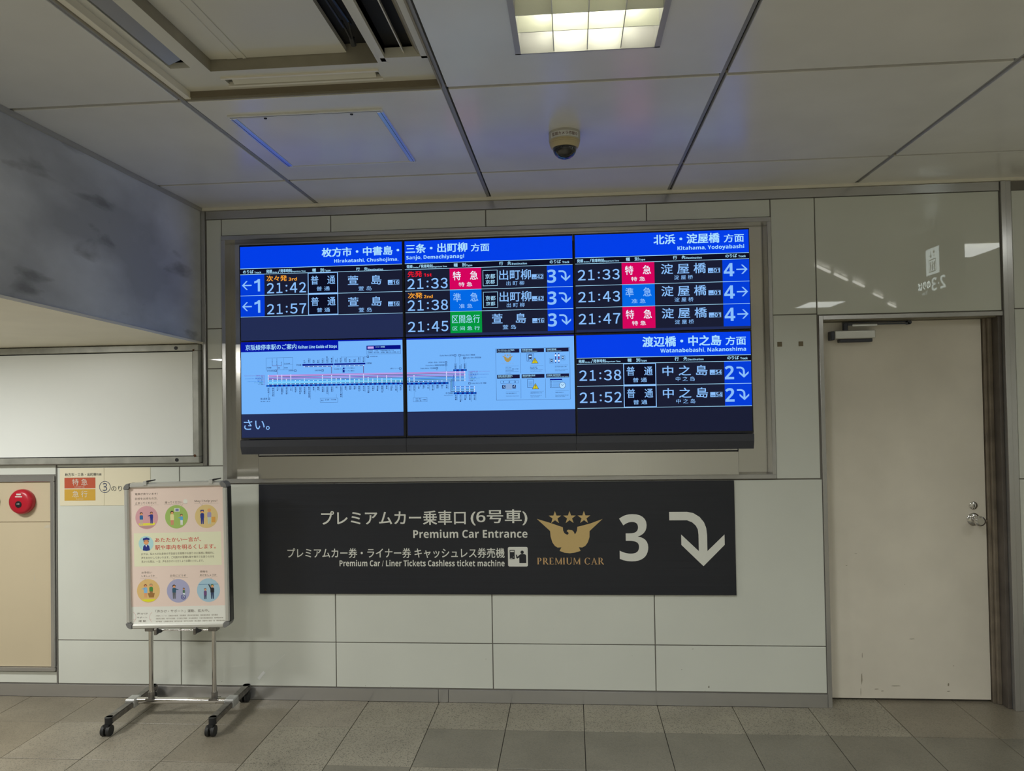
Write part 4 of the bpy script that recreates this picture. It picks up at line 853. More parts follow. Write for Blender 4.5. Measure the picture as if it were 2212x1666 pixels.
def vnames(xs, names, roms, ox, oz, top, s, up=False, ch=0.0095):
    it = []
    for x, n, r in zip(xs, names, roms):
        H = ch * len(n) * 1.06; z1 = oz + top + (H if up else 0)
        for k, c in enumerate(n): it.append((c, ox + x - ch * .45, z1 - (k + 1) * ch * 1.06, ox + x + ch * .40, z1 - k * ch * 1.06 - ch * .12))
        hr = len(r) * .0030; zz = z1 if not up else oz + top + hr
        it.append((r, ox + x + .0060, zz - hr, ox + x + .0095, zz, 1))
    txtjoin(it, y3_, E_INK, s, 0.03, 'station_names', 'stuff')
vnames(ST, NAMES, ROM, ox, oz, -.2465, s)
vnames([.3598 + i * .0257 for i in range(7)], ['宇治', '三室戸', '黄檗', '木幡', '六地蔵', '桃山南口', '観月橋'], ['Uji', 'Mimurodo', 'Obaku', 'Kowata', 'Rokujizo', 'Momoyama', 'Kangetsukyo'], ox, oz, -.1165, s, True, .0085)
vnames([.5381 + i * .0257 for i in range(7)], ['私市', '河内森', '交野市', '郡津', '村野', '星ヶ丘', '宮之阪'], ['Kisaichi', 'Kawachimori', 'Katanoshi', 'Kozu', 'Murano', 'Hoshigaoka', 'Miyanosaka'], ox, oz, -.1170, s, True, .0085)
q = FL(); q.rect(ox + .3490, oz - .1305, ox + .5234, oz - .1215).rect(ox + .5277, oz - .1300, ox + .7024, oz - .1212); q.obj('station_band', y2_, E_NAVY, s)
q = FL(); q.rect(ox + .3596, oz - .1375, ox + .5140, oz - .1352).rect(ox + .5381, oz - .1370, ox + .6935, oz - .1348).rect(ox + .5110, oz - .1760, ox + .5137, oz - .1360).rect(ox + .6905, oz - .1760, ox + .6935, oz - .1355).rect(ox + .2052, oz - .1760, ox + .2068, oz - .1260).rect(ox + .178, oz - .1285, ox + .233, oz - .1265); q.obj('map_line', y2_, E_MAR, s)
q = FL()
for x0_ in (.3598, .5381):
    for i in range(7):
        x = x0_ + i * .0257; q.poly([(ox + x - .003, oz - .1360), (ox + x, oz - .1390), (ox + x + .003, oz - .1360), (ox + x, oz - .1330)])
q.obj('map_stops', y3_, E_WHT, s)
q = FL(); q.frame(ox + .1428, oz - .1510, ox + .2953, oz - .0826, .0010).rect(ox + .2430, oz - .151, ox + .2438, oz - .083).rect(ox + .2430, oz - .1215, ox + .2953, oz - .1208)
q.frame(ox + .4466, oz - .3350, ox + .5459, oz - .3110, .0010).rect(ox + .5380, oz - .3110, ox + .5388, oz - .290).frame(ox + .7098, oz - .0749, ox + .8997, oz - .0495, .0010).rect(ox + .572, oz - .088, ox + .7168, oz - .0873).rect(ox + .154, oz - .3010, ox + .1555, oz - .278).rect(ox + .8950, oz - .176, ox + .8958, oz - .160).rect(ox + .5735, oz - .172, ox + .5752, oz - .150)
for x, z in ((.1974, -.1556), (.3085, -.1564), (.4625, -.1581), (.7168, -.0880), (.8954, -.1566), (.1575, -.3090)): q.frame(ox + x - .0058, oz + z - .0055, ox + x + .0058, oz + z + .0055, .0022)
q.obj('map_frames', y2_, E_INK, s)
flat('info_band', ox + .7098, oz - .0495, ox + .8997, oz - .0281, y2_, E_NAVY, s); flat('info_chip', ox + .716, oz - .0450, ox + .750, oz - .0325, y3_, E_PINK, s)
txt('ライナー停車駅', ox + .760, oz - .0405, ox + .812, oz - .0320, y3_, E_HT, s, 0.02)
txtjoin([('出町柳発・三条発 － 特急停車駅と同じです', ox + .716, oz - .0605, ox + .862, oz - .0530), ('淀屋橋発・枚方市発 － 香里園、寝屋川市にも停車します', ox + .716, oz - .0700, ox + .893, oz - .0625),
         ('宇治線', ox + .3150, oz - .1310, ox + .3430, oz - .1210), ('交野線', ox + .708, oz - .1290, ox + .737, oz - .1195), ('叡山電車', ox + .110, oz - .3140, ox + .147, oz - .3035), ('「鞍馬・貴船口・八瀬」方面', ox + .1095, oz - .3270, ox + .1635, oz - .3205),
         ('大津線', ox + .1455, oz - .1420, ox + .1730, oz - .1325), ('石山坂本線', ox + .2450, oz - .1200, ox + .2790, oz - .1130), ('京津線', ox + .2450, oz - .1435, ox + .2660, oz - .1360), ('御陵', ox + .2095, oz - .1430, ox + .2230, oz - .1360), ('地下鉄東西線', ox + .1480, oz - .1590, ox + .1890, oz - .1520), ('JR奈良線', ox + .2700, oz - .1600, ox + .2990, oz - .1520), ('近鉄京都線', ox + .4180, oz - .1610, ox + .4540, oz - .1540),
         ('びわ湖浜大津', ox + .1760, oz - .1250, ox + .1815, oz - .0870, 1), ('びわ湖方面', ox + .2020, oz - .1250, ox + .2075, oz - .0870, 1), ('追分', ox + .2280, oz - .1250, ox + .2335, oz - .1050, 1),
         ('石清水八幡宮参道ケーブル', ox + .5270, oz - .1560, ox + .5690, oz - .1490), ('ケーブル八幡宮山上', ox + .5900, oz - .1520, ox + .6440, oz - .1450), ('ケーブル八幡宮口', ox + .5900, oz - .1670, ox + .6400, oz - .1600), ('JR学研都市線', ox + .7270, oz - .0915, ox + .7700, oz - .0840), ('大阪モノレール', ox + .8380, oz - .1590, ox + .8880, oz - .1520),
         ('急行', ox + .4520, oz - .3270, ox + .4680, oz - .3190), ('淀 始発　のみ停車', ox + .4740, oz - .3240, ox + .5360, oz - .3160)], y3_, E_INK, s, 0.01)
SV = ['快速特急 洛楽', '特急', '快速急行', '急行', '準急', '区間急行', '普通']; SE = ['Rapid Limited Express', 'Limited Exp.', 'Commuter Rapid Exp. Rapid Exp.', 'Express', 'Commuter Sub-exp. Sub-exp.', 'Semi-exp.', 'Local']; WID = [.042, .013, .045, .013, .034, .025, .013]; WIE = [.060, .025, .052, .016, .050, .022, .012]
SM = [E_PURP, E_MAR, E_NAVY2, E_MAR, E_LB, E_GR2, E_BK]
for k in range(7):
    z = LZ[k]; txtjoin([(SV[k], ox + .1255 - WID[k], oz + z - .0035, ox + .1255, oz + z + .0035), (SE[k], ox + .1255 - WID[k] - .004 - WIE[k], oz + z - .0028, ox + .1255 - WID[k] - .004, oz + z + .0022)], y3_, SM[k], s, 0.01)
q = FL()
for k in range(7): q.ring(ox + .1312, oz + LZ[k], .0032, .0012, 12)
q.obj('legend_stops', y3_, E_PURP, s)
q = FL(); q.rect(ox + .5770, oz - .1530, ox + .5860, oz - .1455).rect(ox + .5770, oz - .1720, ox + .5860, oz - .1570); q.obj('map_chip', y3_, E_NAVY, s)

# ---- route map, right half, and the information table
s, ox, oz = mapground(1, 1)
flat('map_band', ox, oz - .1880, ox + .3200, oz - .1775, y1_, E_PINK, s); flat('map_band', ox, oz - .2000, ox + .3200, oz - .1925, y1_, E_PINK, s)
lines(s, ox, oz, 0, .3175, 0)
ST2 = [.0136 + i * .02552 for i in range(9)]; ST3 = [.2662, .2916, .3175]; ST4 = [.2665 + i * .0255 for i in range(5)]
q = FL(); d = .0030
def dia(x, z): q.poly([(ox + x - d, oz + z), (ox + x, oz + z - d), (ox + x + d, oz + z), (ox + x, oz + z + d)])
for x in ST2: dia(x, LZ[6])
for k in (4, 5): dia(ST2[0], LZ[k]); dia(ST2[1], LZ[k])
dia(ST2[1], LZ[2]); dia(ST2[1], LZ[3])
for k in range(7):
    for x in [ST2[8]] + ST3: dia(x, LZ[k])
NZ = [-.2612, -.2694, -.2776, -.2864]
for x in ST4:
    for z in NZ: dia(x, z)
q.obj('map_stops', y3_, E_WHT, s)
for z, xb, zt, m_, t in zip(NZ, (.2567, .2517, .2462, .2407), (LZ[2], LZ[4], LZ[5], LZ[6]), (E_NAVY2, E_LB, E_GR2, E_BK), (.0024, .0024, .0022, .0026)):
    q = FL(); q.rect(ox + xb, oz + z - t / 2, ox + ST4[4], oz + z + t / 2).rect(ox + xb - t / 2, oz + z - t / 2, ox + xb + t / 2, oz + zt); q.obj('map_line', y2_, m_, s)
q = FL(); q.rect(ox, oz - .2450, ox + .2277, oz - .2345).rect(ox + .2554, oz - .1755, ox + .3285, oz - .1665).rect(ox + .2557, oz - .3015, ox + .3795, oz - .2915); q.obj('station_band', y2_, E_NAVY, s)
q = FL()
for x in ST2: q.rect(ox + x - .006, oz - .2430, ox + x + .006, oz - .2365)
for x in ST3: q.rect(ox + x - .006, oz - .1740, ox + x + .006, oz - .1680)
for x in ST4: q.rect(ox + x - .006, oz - .2995, ox + x + .006, oz - .2930)
q.obj('station_codes', y3_, E_LB, s)
vnames(ST2, ['西三荘', '守口市', '土居', '滝井', '千林', '森小路', '関目', '野江', '京橋'], ['Nishi-sanso', 'Moriguchishi', 'Doi', 'Takii', 'Sembayashi', 'Morishoji', 'Sekime', 'Noe', 'Kyobashi'], ox, oz, -.2485, s)
vnames(ST3, ['天満橋', '北浜', '淀屋橋'], ['Temmabashi', 'Kitahama', 'Yodoyabashi'], ox, oz, -.1640, s, True)
vnames(ST4, ['天満橋', 'なにわ橋', '大江橋', '渡辺橋', '中之島'], ['Temmabashi', 'Naniwabashi', 'Oebashi', 'Watanabebashi', 'Nakanoshima'], ox, oz, -.3035, s)
q = FL()
for x, z in ((.2158, -.1274), (.2156, -.1423), (.1654, -.1576), (.2665, -.0904), (.2911, -.0905), (.3165, -.1064), (.3424, -.2436)): q.frame(ox + x - .0058, oz + z - .0055, ox + x + .0058, oz + z + .0055, .0022)
q.rect(ox + .2152, oz - .178, ox + .2160, oz - .148).rect(ox + .2661, oz - .131, ox + .2669, oz - .096).rect(ox + .2907, oz - .142, ox + .2915, oz - .096).rect(ox + .3161, oz - .131, ox + .3169, oz - .112).rect(ox + .1650, oz - .172, ox + .1658, oz - .163).rect(ox + .0388, oz - .315, ox + .0394, oz - .280)
q.frame(ox + .0324, oz - .3400, ox + .1096, oz - .3160, .0010)
q.frame(ox + .4870, oz - .3385, ox + .8860, oz - .0605, .0012)
for x in (.6207, .7532):
    q.rect(ox + x - .0005, oz - .194, ox + x + .0005, oz - .086).rect(ox + x - .0005, oz - .330, ox + x + .0005, oz - .226)
for x in (.5395, .6720, .8050):
    q.rect(ox + x, oz - .1553, ox + x + .0716, oz - .1547).rect(ox + x, oz - .2935, ox + x + .0716, oz - .2929)
q.obj('map_frames', y2_, E_INK, s)
M_HEAD = em('screen_heading_black', 22, 22, 58)
for x in (.4929, .6257, .7577):
    for za_, zb_ in ((-.0830, -.0625), (-.2215, -.2010)): flat('info_heading', ox + x, oz + za_, ox + x + .1225, oz + zb_, y2_, M_HEAD, s)
heads = [('プレミアムカーのご案内', 'Premium Car Information', .09), ('列車運行情報', 'Train Operation Information', .055), ('在線位置情報', 'Train Location Information', .052), ('各駅の乗車位置案内', 'Train Boarding Locations', .078), ('遅延証明書の取得', 'Delay Certificate', .068), ('京阪線 各駅時刻表', 'Keihan Line Timetable for Each Station', .072)]
its = []
for k, (a, b, wd) in enumerate(heads):
    x = (.4929, .6257, .7577)[k % 3] + .005; z = -.0625 if k < 3 else -.2010
    its += [(a, ox + x, oz + z - .0115, ox + x + wd, oz + z - .0025), (b, ox + x, oz + z - .0185, ox + x + min(.115, .0030 * len(b)), oz + z - .0130)]
txtjoin(its, y3_, E_HT, s, 0.015)
its = []
desc = [('空席のご案内', 'プレミアムカー情報とのご案内', 'Seat information', 'Premium car ticket purchase', 'information'), ('現在の運行情報', '列車遅延のご案内', 'Current operation information', 'Train delay information', ''), ('走行中列車の位置のご案内', '', 'Information on the position', 'of the running train', ''),
        ('列車の乗車位置案内です', '', 'Shows where to board trains', '', ''), ('遅延証明書の発行はこちら', '', 'Request the receipt of', 'delay certificate', ''), ('京阪線の時刻表です', '', 'Shows the timetable for each', 'Keihan Line station', '')]
for k, dd in enumerate(desc):
    x = (.5395, .6720, .8050)[k % 3]; z = -.160 if k < 3 else -.298
    for t, b in enumerate(dd):
        if b: its.append((b, ox + x, oz + z - .0065 - t * .0072, ox + x + min(.070, (len(b) * .0052 if ord(b[0]) > 255 else len(b) * .0027)), oz + z - .0010 - t * .0072))
its += [('Osaka Metro 谷町線', ox + .1821, oz - .0945, ox + .2590, oz - .0855), ('Osaka Metro 堺筋線', ox + .2990, oz - .0945, ox + .3748, oz - .0855), ('Osaka Metro 御堂筋線', ox + .3250, oz - .1095, ox + .4080, oz - .1005), ('JR東西線・環状線・学研都市線', ox + .1170, oz - .1310, ox + .2070, oz - .1230), ('Osaka Metro 長堀鶴見緑地線', ox + .1039, oz - .1465, ox + .2070, oz - .1380), ('Osaka Metro 今里筋線', ox + .0745, oz - .1620, ox + .1580, oz - .1535),
        ('Osaka Metro 四つ橋線', ox + .3510, oz - .2480, ox + .4340, oz - .2390), ('中之島線', ox + .2118, oz - .3010, ox + .2501, oz - .2900), ('Nakanoshima Line', ox + .2030, oz - .3090, ox + .2501, oz - .3040), ('快速急行・通勤快急', ox + .046, oz - .3265, ox + .078, oz - .3200), ('区間急行・準急', ox + .046, oz - .3365, ox + .078, oz - .3300), ('は通過', ox + .084, oz - .3320, ox + .105, oz - .3240)]
for k in range(7):
    z = LZ[k]
its2 = []
txtjoin(its, y3_, E_INK, s, 0.008)
for k in range(7):
    z = LZ[k]; txtjoin([(SV[k], ox + .3475, oz + z - .0035, ox + .3475 + WID[k], oz + z + .0035), (SE[k], ox + .3515 + WID[k], oz + z - .0028, ox + .3515 + WID[k] + WIE[k], oz + z + .0022)], y3_, SM[k], s, 0.01)
q = FL()
for k in range(7): q.ring(ox + .3417, oz + LZ[k], .0032, .0012, 12)
q.obj('legend_stops', y3_, E_PURP, s)
# pictures in the information boxes
def mapt(pts, a, b): # emblem scaled into a box
    return [(ox + a[0] + (p[0] + .199) / .354 * (b[0] - a[0]), oz + a[1] + (p[1] - .811) / .228 * (b[1] - a[1])) for p in pts]
q = FL(); q.poly(mapt(BIRD, (.5211, -.1330), (.5832, -.0900)))
for x in (-.1005, -.022, .0555): q.poly(mapt(star(x, 1.008, .034), (.5211, -.1330), (.5832, -.0900)))
q.obj('bird_emblem', y3_, E_OCH, s)
roman('PREMIUM CAR', ox + .5182, oz - .1445, ox + .5843, oz - .1380, .12, .15).obj('lettering', y3_, E_SKY, s)
E_PALE = em('screen_pale_box', 176, 220, 255)
def train(cx, cz, w, fr=True):
    q = FL()
    if fr: q.frame(ox + cx - w * .95, oz + cz - w, ox + cx + w * .95, oz + cz + w, w * .07)
    q.poly(rsq(ox + cx - w * .5, oz + cz - w * .45, ox + cx + w * .5, oz + cz + w * .75, w * .2, 3)).line((ox + cx - w * .3, oz + cz - w * .45), (ox + cx - w * .6, oz + cz - w * .85), w * .12).line((ox + cx + w * .3, oz + cz - w * .45), (ox + cx + w * .6, oz + cz - w * .85), w * .12)
    q.obj('train_pictogram', y2_, E_INK, s)
    q = FL(); q.rect(ox + cx - w * .36, oz + cz + w * .05, ox + cx + w * .36, oz + cz + w * .45).poly(disc(ox + cx - w * .27, oz + cz - w * .2, w * .09, 8)).poly(disc(ox + cx + w * .27, oz + cz - w * .2, w * .09, 8)); q.obj('train_window', y3_, E_PALE, s)
train(.6738, -.1102, .0205); train(.8481, -.1164, .0125); train(.7882, -.1312, .0125)
for cx, cz in ((.6981, -.1118), (.6990, -.2497)):
    q = FL(); q.poly([(ox + cx, oz + cz), (ox + cx - .0190, oz + cz - .0316), (ox + cx + .0190, oz + cz - .0316)]); q.obj('warning_triangle', y3_, E_INK, s)
    q = FL(); q.poly([(ox + cx, oz + cz - .0040), (ox + cx - .0157, oz + cz - .0295), (ox + cx + .0157, oz + cz - .0295)]); q.obj('warning_triangle', y3_ - .0004, E_YEL, s)
    q = FL(); q.poly([(ox + cx - .0018, oz + cz - .0095), (ox + cx + .0018, oz + cz - .0095), (ox + cx + .0010, oz + cz - .0220), (ox + cx - .0010, oz + cz - .0220)]).poly(disc(ox + cx, oz + cz - .0258, .0018, 8)); q.obj('warning_mark', y3_ - .0008, E_INK, s)
q = FL()
for x in (.8098, .8272): q.rect(ox + x - .0022, oz - .1437, ox + x + .0022, oz - .0900)
q.obj('track_diagram', y2_, E_NAVY, s)
q = FL()
for x in (.8098, .8272):
    for z in (-.1020, -.1320): q.poly([(ox + x - .0055, oz + z), (ox + x, oz + z - .006), (ox + x + .0055, oz + z), (ox + x, oz + z + .006)])
q.obj('track_diagram', y3_, E_WHT, s)
poly('track_diagram', disc(ox + .8272, oz - .1160, .0040, 12), y3_ - .0003, em('screen_dark_red', 150, 20, 70), s)
q = FL(); q.frame(ox + .5117, oz - .2480, ox + .6080, oz - .2330, .0010).frame(ox + .6557, oz - .2729, ox + .6899, oz - .2280, .0016).frame(ox + .7773, oz - .2757, ox + .8426, oz - .2284, .0013)
for k in range(5): q.rect(ox + .7900, oz - .2440 - k * .0062, ox + .8360, oz - .2432 - k * .0062); q.rect(ox + .7825, oz - .2445 - k * .0062, ox + .7860, oz - .2415 - k * .0062)
for k in range(6): q.rect(ox + .6625, oz - .2420 - k * .0045, ox + .6840, oz - .2413 - k * .0045)
q.rect(ox + .5193, oz - .2760, ox + .5371, oz - .2570).rect(ox + .5752, oz - .2760, ox + .5935, oz - .2570); q.obj('box_drawings', y2_, E_INK, s)
txt('1　 2　 3', ox + .5245, oz - .2455, ox + .5930, oz - .2355, y3_, E_INK, s, 0.03); flat('box_drawings', ox + .5390, oz - .2810, ox + .5735, oz - .2510, y2_, E_SKY, s)
q = FL(); q.line((ox + .524, oz - .270), (ox + .529, oz - .261), .002).line((ox + .529, oz - .265), (ox + .533, oz - .272), .002).line((ox + .580, oz - .270), (ox + .585, oz - .261), .002).line((ox + .585, oz - .265), (ox + .590, oz - .272), .002).poly(disc(ox + .530, oz - .2605, .002, 8)).poly(disc(ox + .586, oz - .2605, .002, 8)); q.obj('seat_marks', y3_, E_PALE, s)
flat('window_band', ox + .7773, oz - .2355, ox + .8426, oz - .2284, y3_, E_NAVY, s); poly('clock_face', disc(ox + .8436, oz - .2637, .0165), y3_, E_PALE, s)
q = FL(); q.ring(ox + .8436, oz - .2637, .0172, .0016).line((ox + .8436, oz - .2650), (ox + .8360, oz - .2575), .0015).line((ox + .8436, oz - .2650), (ox + .8520, oz - .2570), .0015); q.obj('clock_face', y3_ - .0004, E_INK, s)

# ================================================================== POSTER STAND
RZ = radians(2.0)
ps = thing('poster_stand', 'silver rolling poster stand with snap frame on black casters', 'stand', (-2.085, -0.24, 0), own=True, rotz=RZ)
# local frame: x along the stand, y away from the viewer
LX, RX = -0.262, 0.268
for sx in (LX, RX):
    q = MB(); q.box(sx - 0.016, sx + 0.016, -0.225, 0.215, 0.058, 0.090).box(sx - 0.021, sx + 0.021, -0.225, 0.215, 0.064, 0.084); l = q.obj('leg', M_ALU_D, ps)
    l['_b'] = (0, 0, 0)
    box('leg_clamp', sx - 0.026, sx + 0.026, -0.035, 0.035, 0.055, 0.101, mat('clamp_grey', (0.46, 0.46, 0.45), 0.4, metal=0.4, noise=(20, 0.2)), l, 0.004)
    for yy in (-0.222, 0.200):
        cs = MB(); cs.cyl((sx, yy, 0.058), (sx, yy, 0.090), 0.020, n=18).box(sx - 0.016, sx + 0.010, yy - 0.024, yy + 0.010, 0.034, 0.060); c_ = cs.obj('caster', M_BLACK, ps, True); c_['_b'] = (0, 0, 0)
        for dxx in (-0.014, 0.014):
            q = MB(); q.cyl((sx + dxx - 0.010 - 0.004, yy - 0.008, 0.0262), (sx + dxx + 0.006 - 0.004, yy - 0.008, 0.0262), 0.026, n=22); q.obj('wheel', M_RUBBER, c_, True)
q = MB(); q.cyl((LX, 0, 0.084), (RX, 0, 0.084), 0.016, n=18); q.obj('crossbar', M_CHROME, ps, True)
for sx in (-0.163, 0.178):
    q = MB(); q.cyl((sx, 0, 0.098), (sx, 0, 0.475), 0.0115, n=20); pl = q.obj('pole', M_CHROME, ps, True); pl['_b'] = (0, 0, 0)
    q = MB(); q.cyl((sx, 0, 0.094), (sx, 0, 0.130), 0.0155, n=20).box(sx - 0.024, sx + 0.024, -0.022, 0.022, 0.090, 0.098); q.obj('pole_socket', M_ALU_D, pl, True)
    box('pole_bracket', sx - 0.024, sx + 0.024, -0.02, 0.02, 0.452, 0.474, M_ALU_D, pl, 0.003)
q = MB(); q.cyl((-0.150, -0.012, 0.458), (0.170, -0.012, 0.458), 0.0045, n=10); q.obj('lower_rod', M_CHROME, ps, True)
FW0, FW1, FZ0, FZ1 = -0.288, 0.268, 0.470, 1.238; FT = 0.024; CR = 0.030
fy0, fy1 = -0.026, 0.030
def roll(o):   # the frame hangs a touch out of level
    a = radians(-0.7); p = Vector((0, 0, 0.85)); M = Matrix.Translation(p) @ Matrix.Rotation(a, 4, 'Y') @ Matrix.Translation(-p)
    o.data.transform(M); return o
for a in ((FW0 + CR, FW1 - CR, FZ1 - FT, FZ1), (FW0 + CR, FW1 - CR, FZ0, FZ0 + FT)): roll(box('frame_rail', a[0], a[1], fy0, fy1, a[2], a[3], M_ALU, ps, 0.006))
for a in ((FW0, FW0 + FT), (FW1 - FT, FW1)): roll(box('frame_rail', a[0], a[1], fy0, fy1, FZ0 + CR, FZ1 - CR, M_ALU, ps, 0.006))
for cx, cz, a0 in ((FW0 + CR, FZ1 - CR, pi / 2), (FW1 - CR, FZ1 - CR, 0), (FW0 + CR, FZ0 + CR, pi), (FW1 - CR, FZ0 + CR, -pi / 2)):
    pr = [(cx + CR * cos(a0 + pi / 2 * i / 8), cz + CR * sin(a0 + pi / 2 * i / 8)) for i in range(9)] + [(cx + 0.004 * cos(a0 + pi / 2 * i / 3), cz + 0.004 * sin(a0 + pi / 2 * i / 3)) for i in range(3, -1, -1)]
    roll(prism('corner_cap', pr, fy0 - 0.001, fy1 + 0.001, mat('corner_plastic', (0.20, 0.20, 0.20), 0.35), ps, 'y'))
roll(box('side_channel', FW1, FW1 + 0.004, fy0 + 0.012, fy1 - 0.004, FZ0 + CR, FZ1 - CR, M_BLACK, ps, 0.001))
roll(box('back_board', FW0 + 0.01, FW1 - 0.01, -0.006, 0.020, FZ0 + 0.01, FZ1 - 0.01, M_WHITE, ps))
for x in (-0.165, 0.190):
    c_ = roll(box('clip', x - 0.014, x + 0.006, fy0 - 0.006, fy0 + 0.022, FZ1 - 0.012, FZ1 + 0.010, M_ALU, ps, 0.002)); c_['_b'] = (0, 0, 0)
    roll(prism('clip_lever', [(x - 0.004, FZ1 + 0.002), (x + 0.045, FZ1 + 0.012), (x + 0.046, FZ1 + 0.018), (x + 0.010, FZ1 + 0.014), (x - 0.006, FZ1 + 0.008)], fy0 - 0.002, fy0 + 0.014, M_BLACK, c_, 'y'))
for x in (-0.122, 0.088):
    c_ = roll(box('clip', x - 0.010, x + 0.006, fy0 - 0.014, fy0 + 0.010, 0.440, 0.474, M_ALU_D, ps, 0.003)); c_['_b'] = (0, 0, 0)
    roll(prism('clip_lever', [(x + 0.006, 0.446), (x + 0.030, 0.454), (x + 0.030, 0.462), (x + 0.006, 0.470)], fy0 - 0.010, fy0 + 0.002, M_BLACK, c_, 'y'))

po = thing('poster', 'pink poster with six round cartoon pictures held in the rolling stand', 'poster', (-2.085, -0.24, 0), own=True, rotz=RZ)
PXL, PXR, PZB, PZT = FW0 + FT, FW1 - FT, FZ0 + FT, FZ1 - FT
YP = -0.0105
roll(box('poster_sheet', PXL - 0.004, PXR + 0.004, YP, -0.0065, PZB - 0.004, PZT + 0.004, mat('poster_pink', (0.92, 0.74, 0.66), 0.35), po))
def PX(X): return PXL + (X - 205) / 1705 * (PXR - PXL)
def PZ(X, Y): return PZT - (Y - (300 - 0.019 * (X - 205))) / 2534 * (PZT - PZB)
def pbox(n, X0, Y1, X1, Y0, m, d=0.0004): return roll(flat(n, PX(X0), PZ(X0, Y1), PX(X1), PZ(X0, Y0), YP - d * 0.35, m, po))
def ptxt(b, X0, Y1, X1, Y0, m, bold=0.0, d=0.0009):
    return roll(txt(b, PX(X0), PZ(X0, Y1), PX(X1), PZ(X0, Y0), YP - d * 0.35, m, po, bold))
def pm(n, r, g, b): return mat('print_' + n, tuple(min(0.88, lin(c) * 1.3) for c in (r, g, b)), 0.45)
P_CRM = pm('cream', 220, 214, 186); P_WHT = pm('pale', 226, 216, 208); P_TX = pm('brown_ink', 84, 70, 58); P_RD = pm('red_ink', 196, 74, 62); P_GY = pm('grey_ink', 120, 108, 96)
pbox('text_box', 270, 1770, 1855, 1150, P_CRM); pbox('footer_band', 190, 2834, 1912, 2520, P_WHT)
for b, X0, Y1, X1, Y0 in (('電車が来ています！', 308, 440, 720, 398), ('白杖をお持ちの方、', 308, 530, 720, 485), ('止まってください！', 308, 612, 690, 565), ('座ってください', 850, 600, 1165, 555), ('May I help you?', 1390, 585, 1800, 535),
                          ('お手伝い', 398, 1504 + 398, 590, 1504 + 358), ('しましょうか', 398, 1504 + 460, 640, 1504 + 425), ('お先にどうぞ', 918, 1504 + 458, 1205, 1504 + 415), ('荷物を', 1458, 1504 + 380, 1600, 1504 + 340), ('あげましょうか', 1458, 1504 + 443, 1755, 1504 + 405)):
    ptxt(b, X0, Y1, X1, Y0, P_TX, 0.0)
ptxt('あたたかい一言が、', 655, 1318, 1490, 1235, P_RD, 0.012); ptxt('駅や車内を明るくします。', 655, 1460, 1755, 1370, P_RD, 0.012)
for b, Y, X1 in (('まずは、私たちがお身体の不自由なお客様やお困りのお客様に積極的に', 1560, 1725), ('声をおかけしてまいります。ご利用のお客様も駅や車内でお困りの方を', 1630, 1722), ('見かけた際は、一言、声をおかけいただくようお願いいたします。', 1702, 1530)): ptxt(b, 400, Y, X1, Y - 44, P_TX, 0.0)
ptxt('「声かけ・サポート」運動、拡大中。', 640, 1504 + 1125, 1610, 1504 + 1070, P_TX, 0.0)
for k, b in enumerate(('大阪モノレール　近畿日本鉄道　京阪電車　西日本旅客鉄道　南海電気鉄道　阪急電鉄', '京都市交通局　神戸市交通局　北大阪急行電鉄　泉北高速鉄道　大阪市高速電気軌道　阪神電気鉄道', '神戸電鉄　山陽電気鉄道　神戸新交通　神戸市交通局　叡山電鉄　京都市交通局　他　関西鉄道協会')):
    ptxt(b, 642, 1504 + 1195 + k * 53, (1765, 1860, 1905)[k], 1504 + 1168 + k * 53, P_GY, 0.0)
ptxt('声かけ', 300, 1504 + 1160, 495, 1504 + 1125, P_TX); ptxt('サポート', 300, 1504 + 1230, 485, 1504 + 1195, P_TX); ptxt('運 動', 325, 1504 + 1300, 465, 1504 + 1262, P_TX)
q = FL()
for cx, a0, a1 in ((170, -0.95, 0.95), (640, pi - 0.95, pi + 0.95)):
    for i in range(10):
        t0, t1 = a0 + (a1 - a0) * i / 10, a0 + (a1 - a0) * (i + 1) / 10
        q.line((PX(cx + 112 * cos(t0)), PZ(cx, 2710 - 112 * sin(t0))), (PX(cx + 112 * cos(t1)), PZ(cx, 2710 - 112 * sin(t1))), 0.0010)
q.line((PX(232), PZ(232, 2758)), (PX(276), PZ(232, 2758)), .001).line((PX(530), PZ(530, 2758)), (PX(562), PZ(530, 2753)), .001); roll(q.obj('campaign_mark', YP - .00032, pm('mark_red', 190, 110, 110), po))
# speech rules above the pictures
q = FL()
for X0, X1, Y, n in ((290, 735, 630, 585), (835, 1260, 612, 1155), (1385, 1820, 602, 1520), (370, 685, 1985, 460), (910, 1240, 1975, 985), (1440, 1775, 1965, 1660)):
    q.line((PX(X0), PZ(X0, Y)), (PX(n - 25), PZ(X0, Y)), .0006).line((PX(n + 15), PZ(X0, Y)), (PX(X1), PZ(X0, Y)), .0006).line((PX(n - 25), PZ(X0, Y)), (PX(n), PZ(X0, Y + 45)), .0006).line((PX(n), PZ(X0, Y + 45)), (PX(n + 15), PZ(X0, Y)), .0006)
roll(q.obj('speech_line', YP - .0003, P_GY, po))
SC = (PXR - PXL) / 1705
def circ(X, Y, r, m, d=0.0006, n='picture_disc'): return roll(poly(n, disc(PX(X), PZ(X, Y), r * SC, 40), YP - d * 0.35, m, po))
def blob(m, parts, d=0.0012, n='cartoon_person'):
    q = FL()
    for p in parts: q.poly([(PX(a), PZ(parts[0][0][0], b)) for a, b in p])
    return roll(q.obj(n, YP - d * 0.35, m, po))
def ell(x, y, rx, ry=None, n=14): ry = ry or rx; return [(x + rx * cos(2 * pi * i / n), y + ry * sin(2 * pi * i / n)) for i in range(n)]
SKIN = pm('skin', 214, 150, 104); HAIR = pm('hair', 48, 34, 34); NAVYU = pm('uniform_navy', 34, 48, 128)
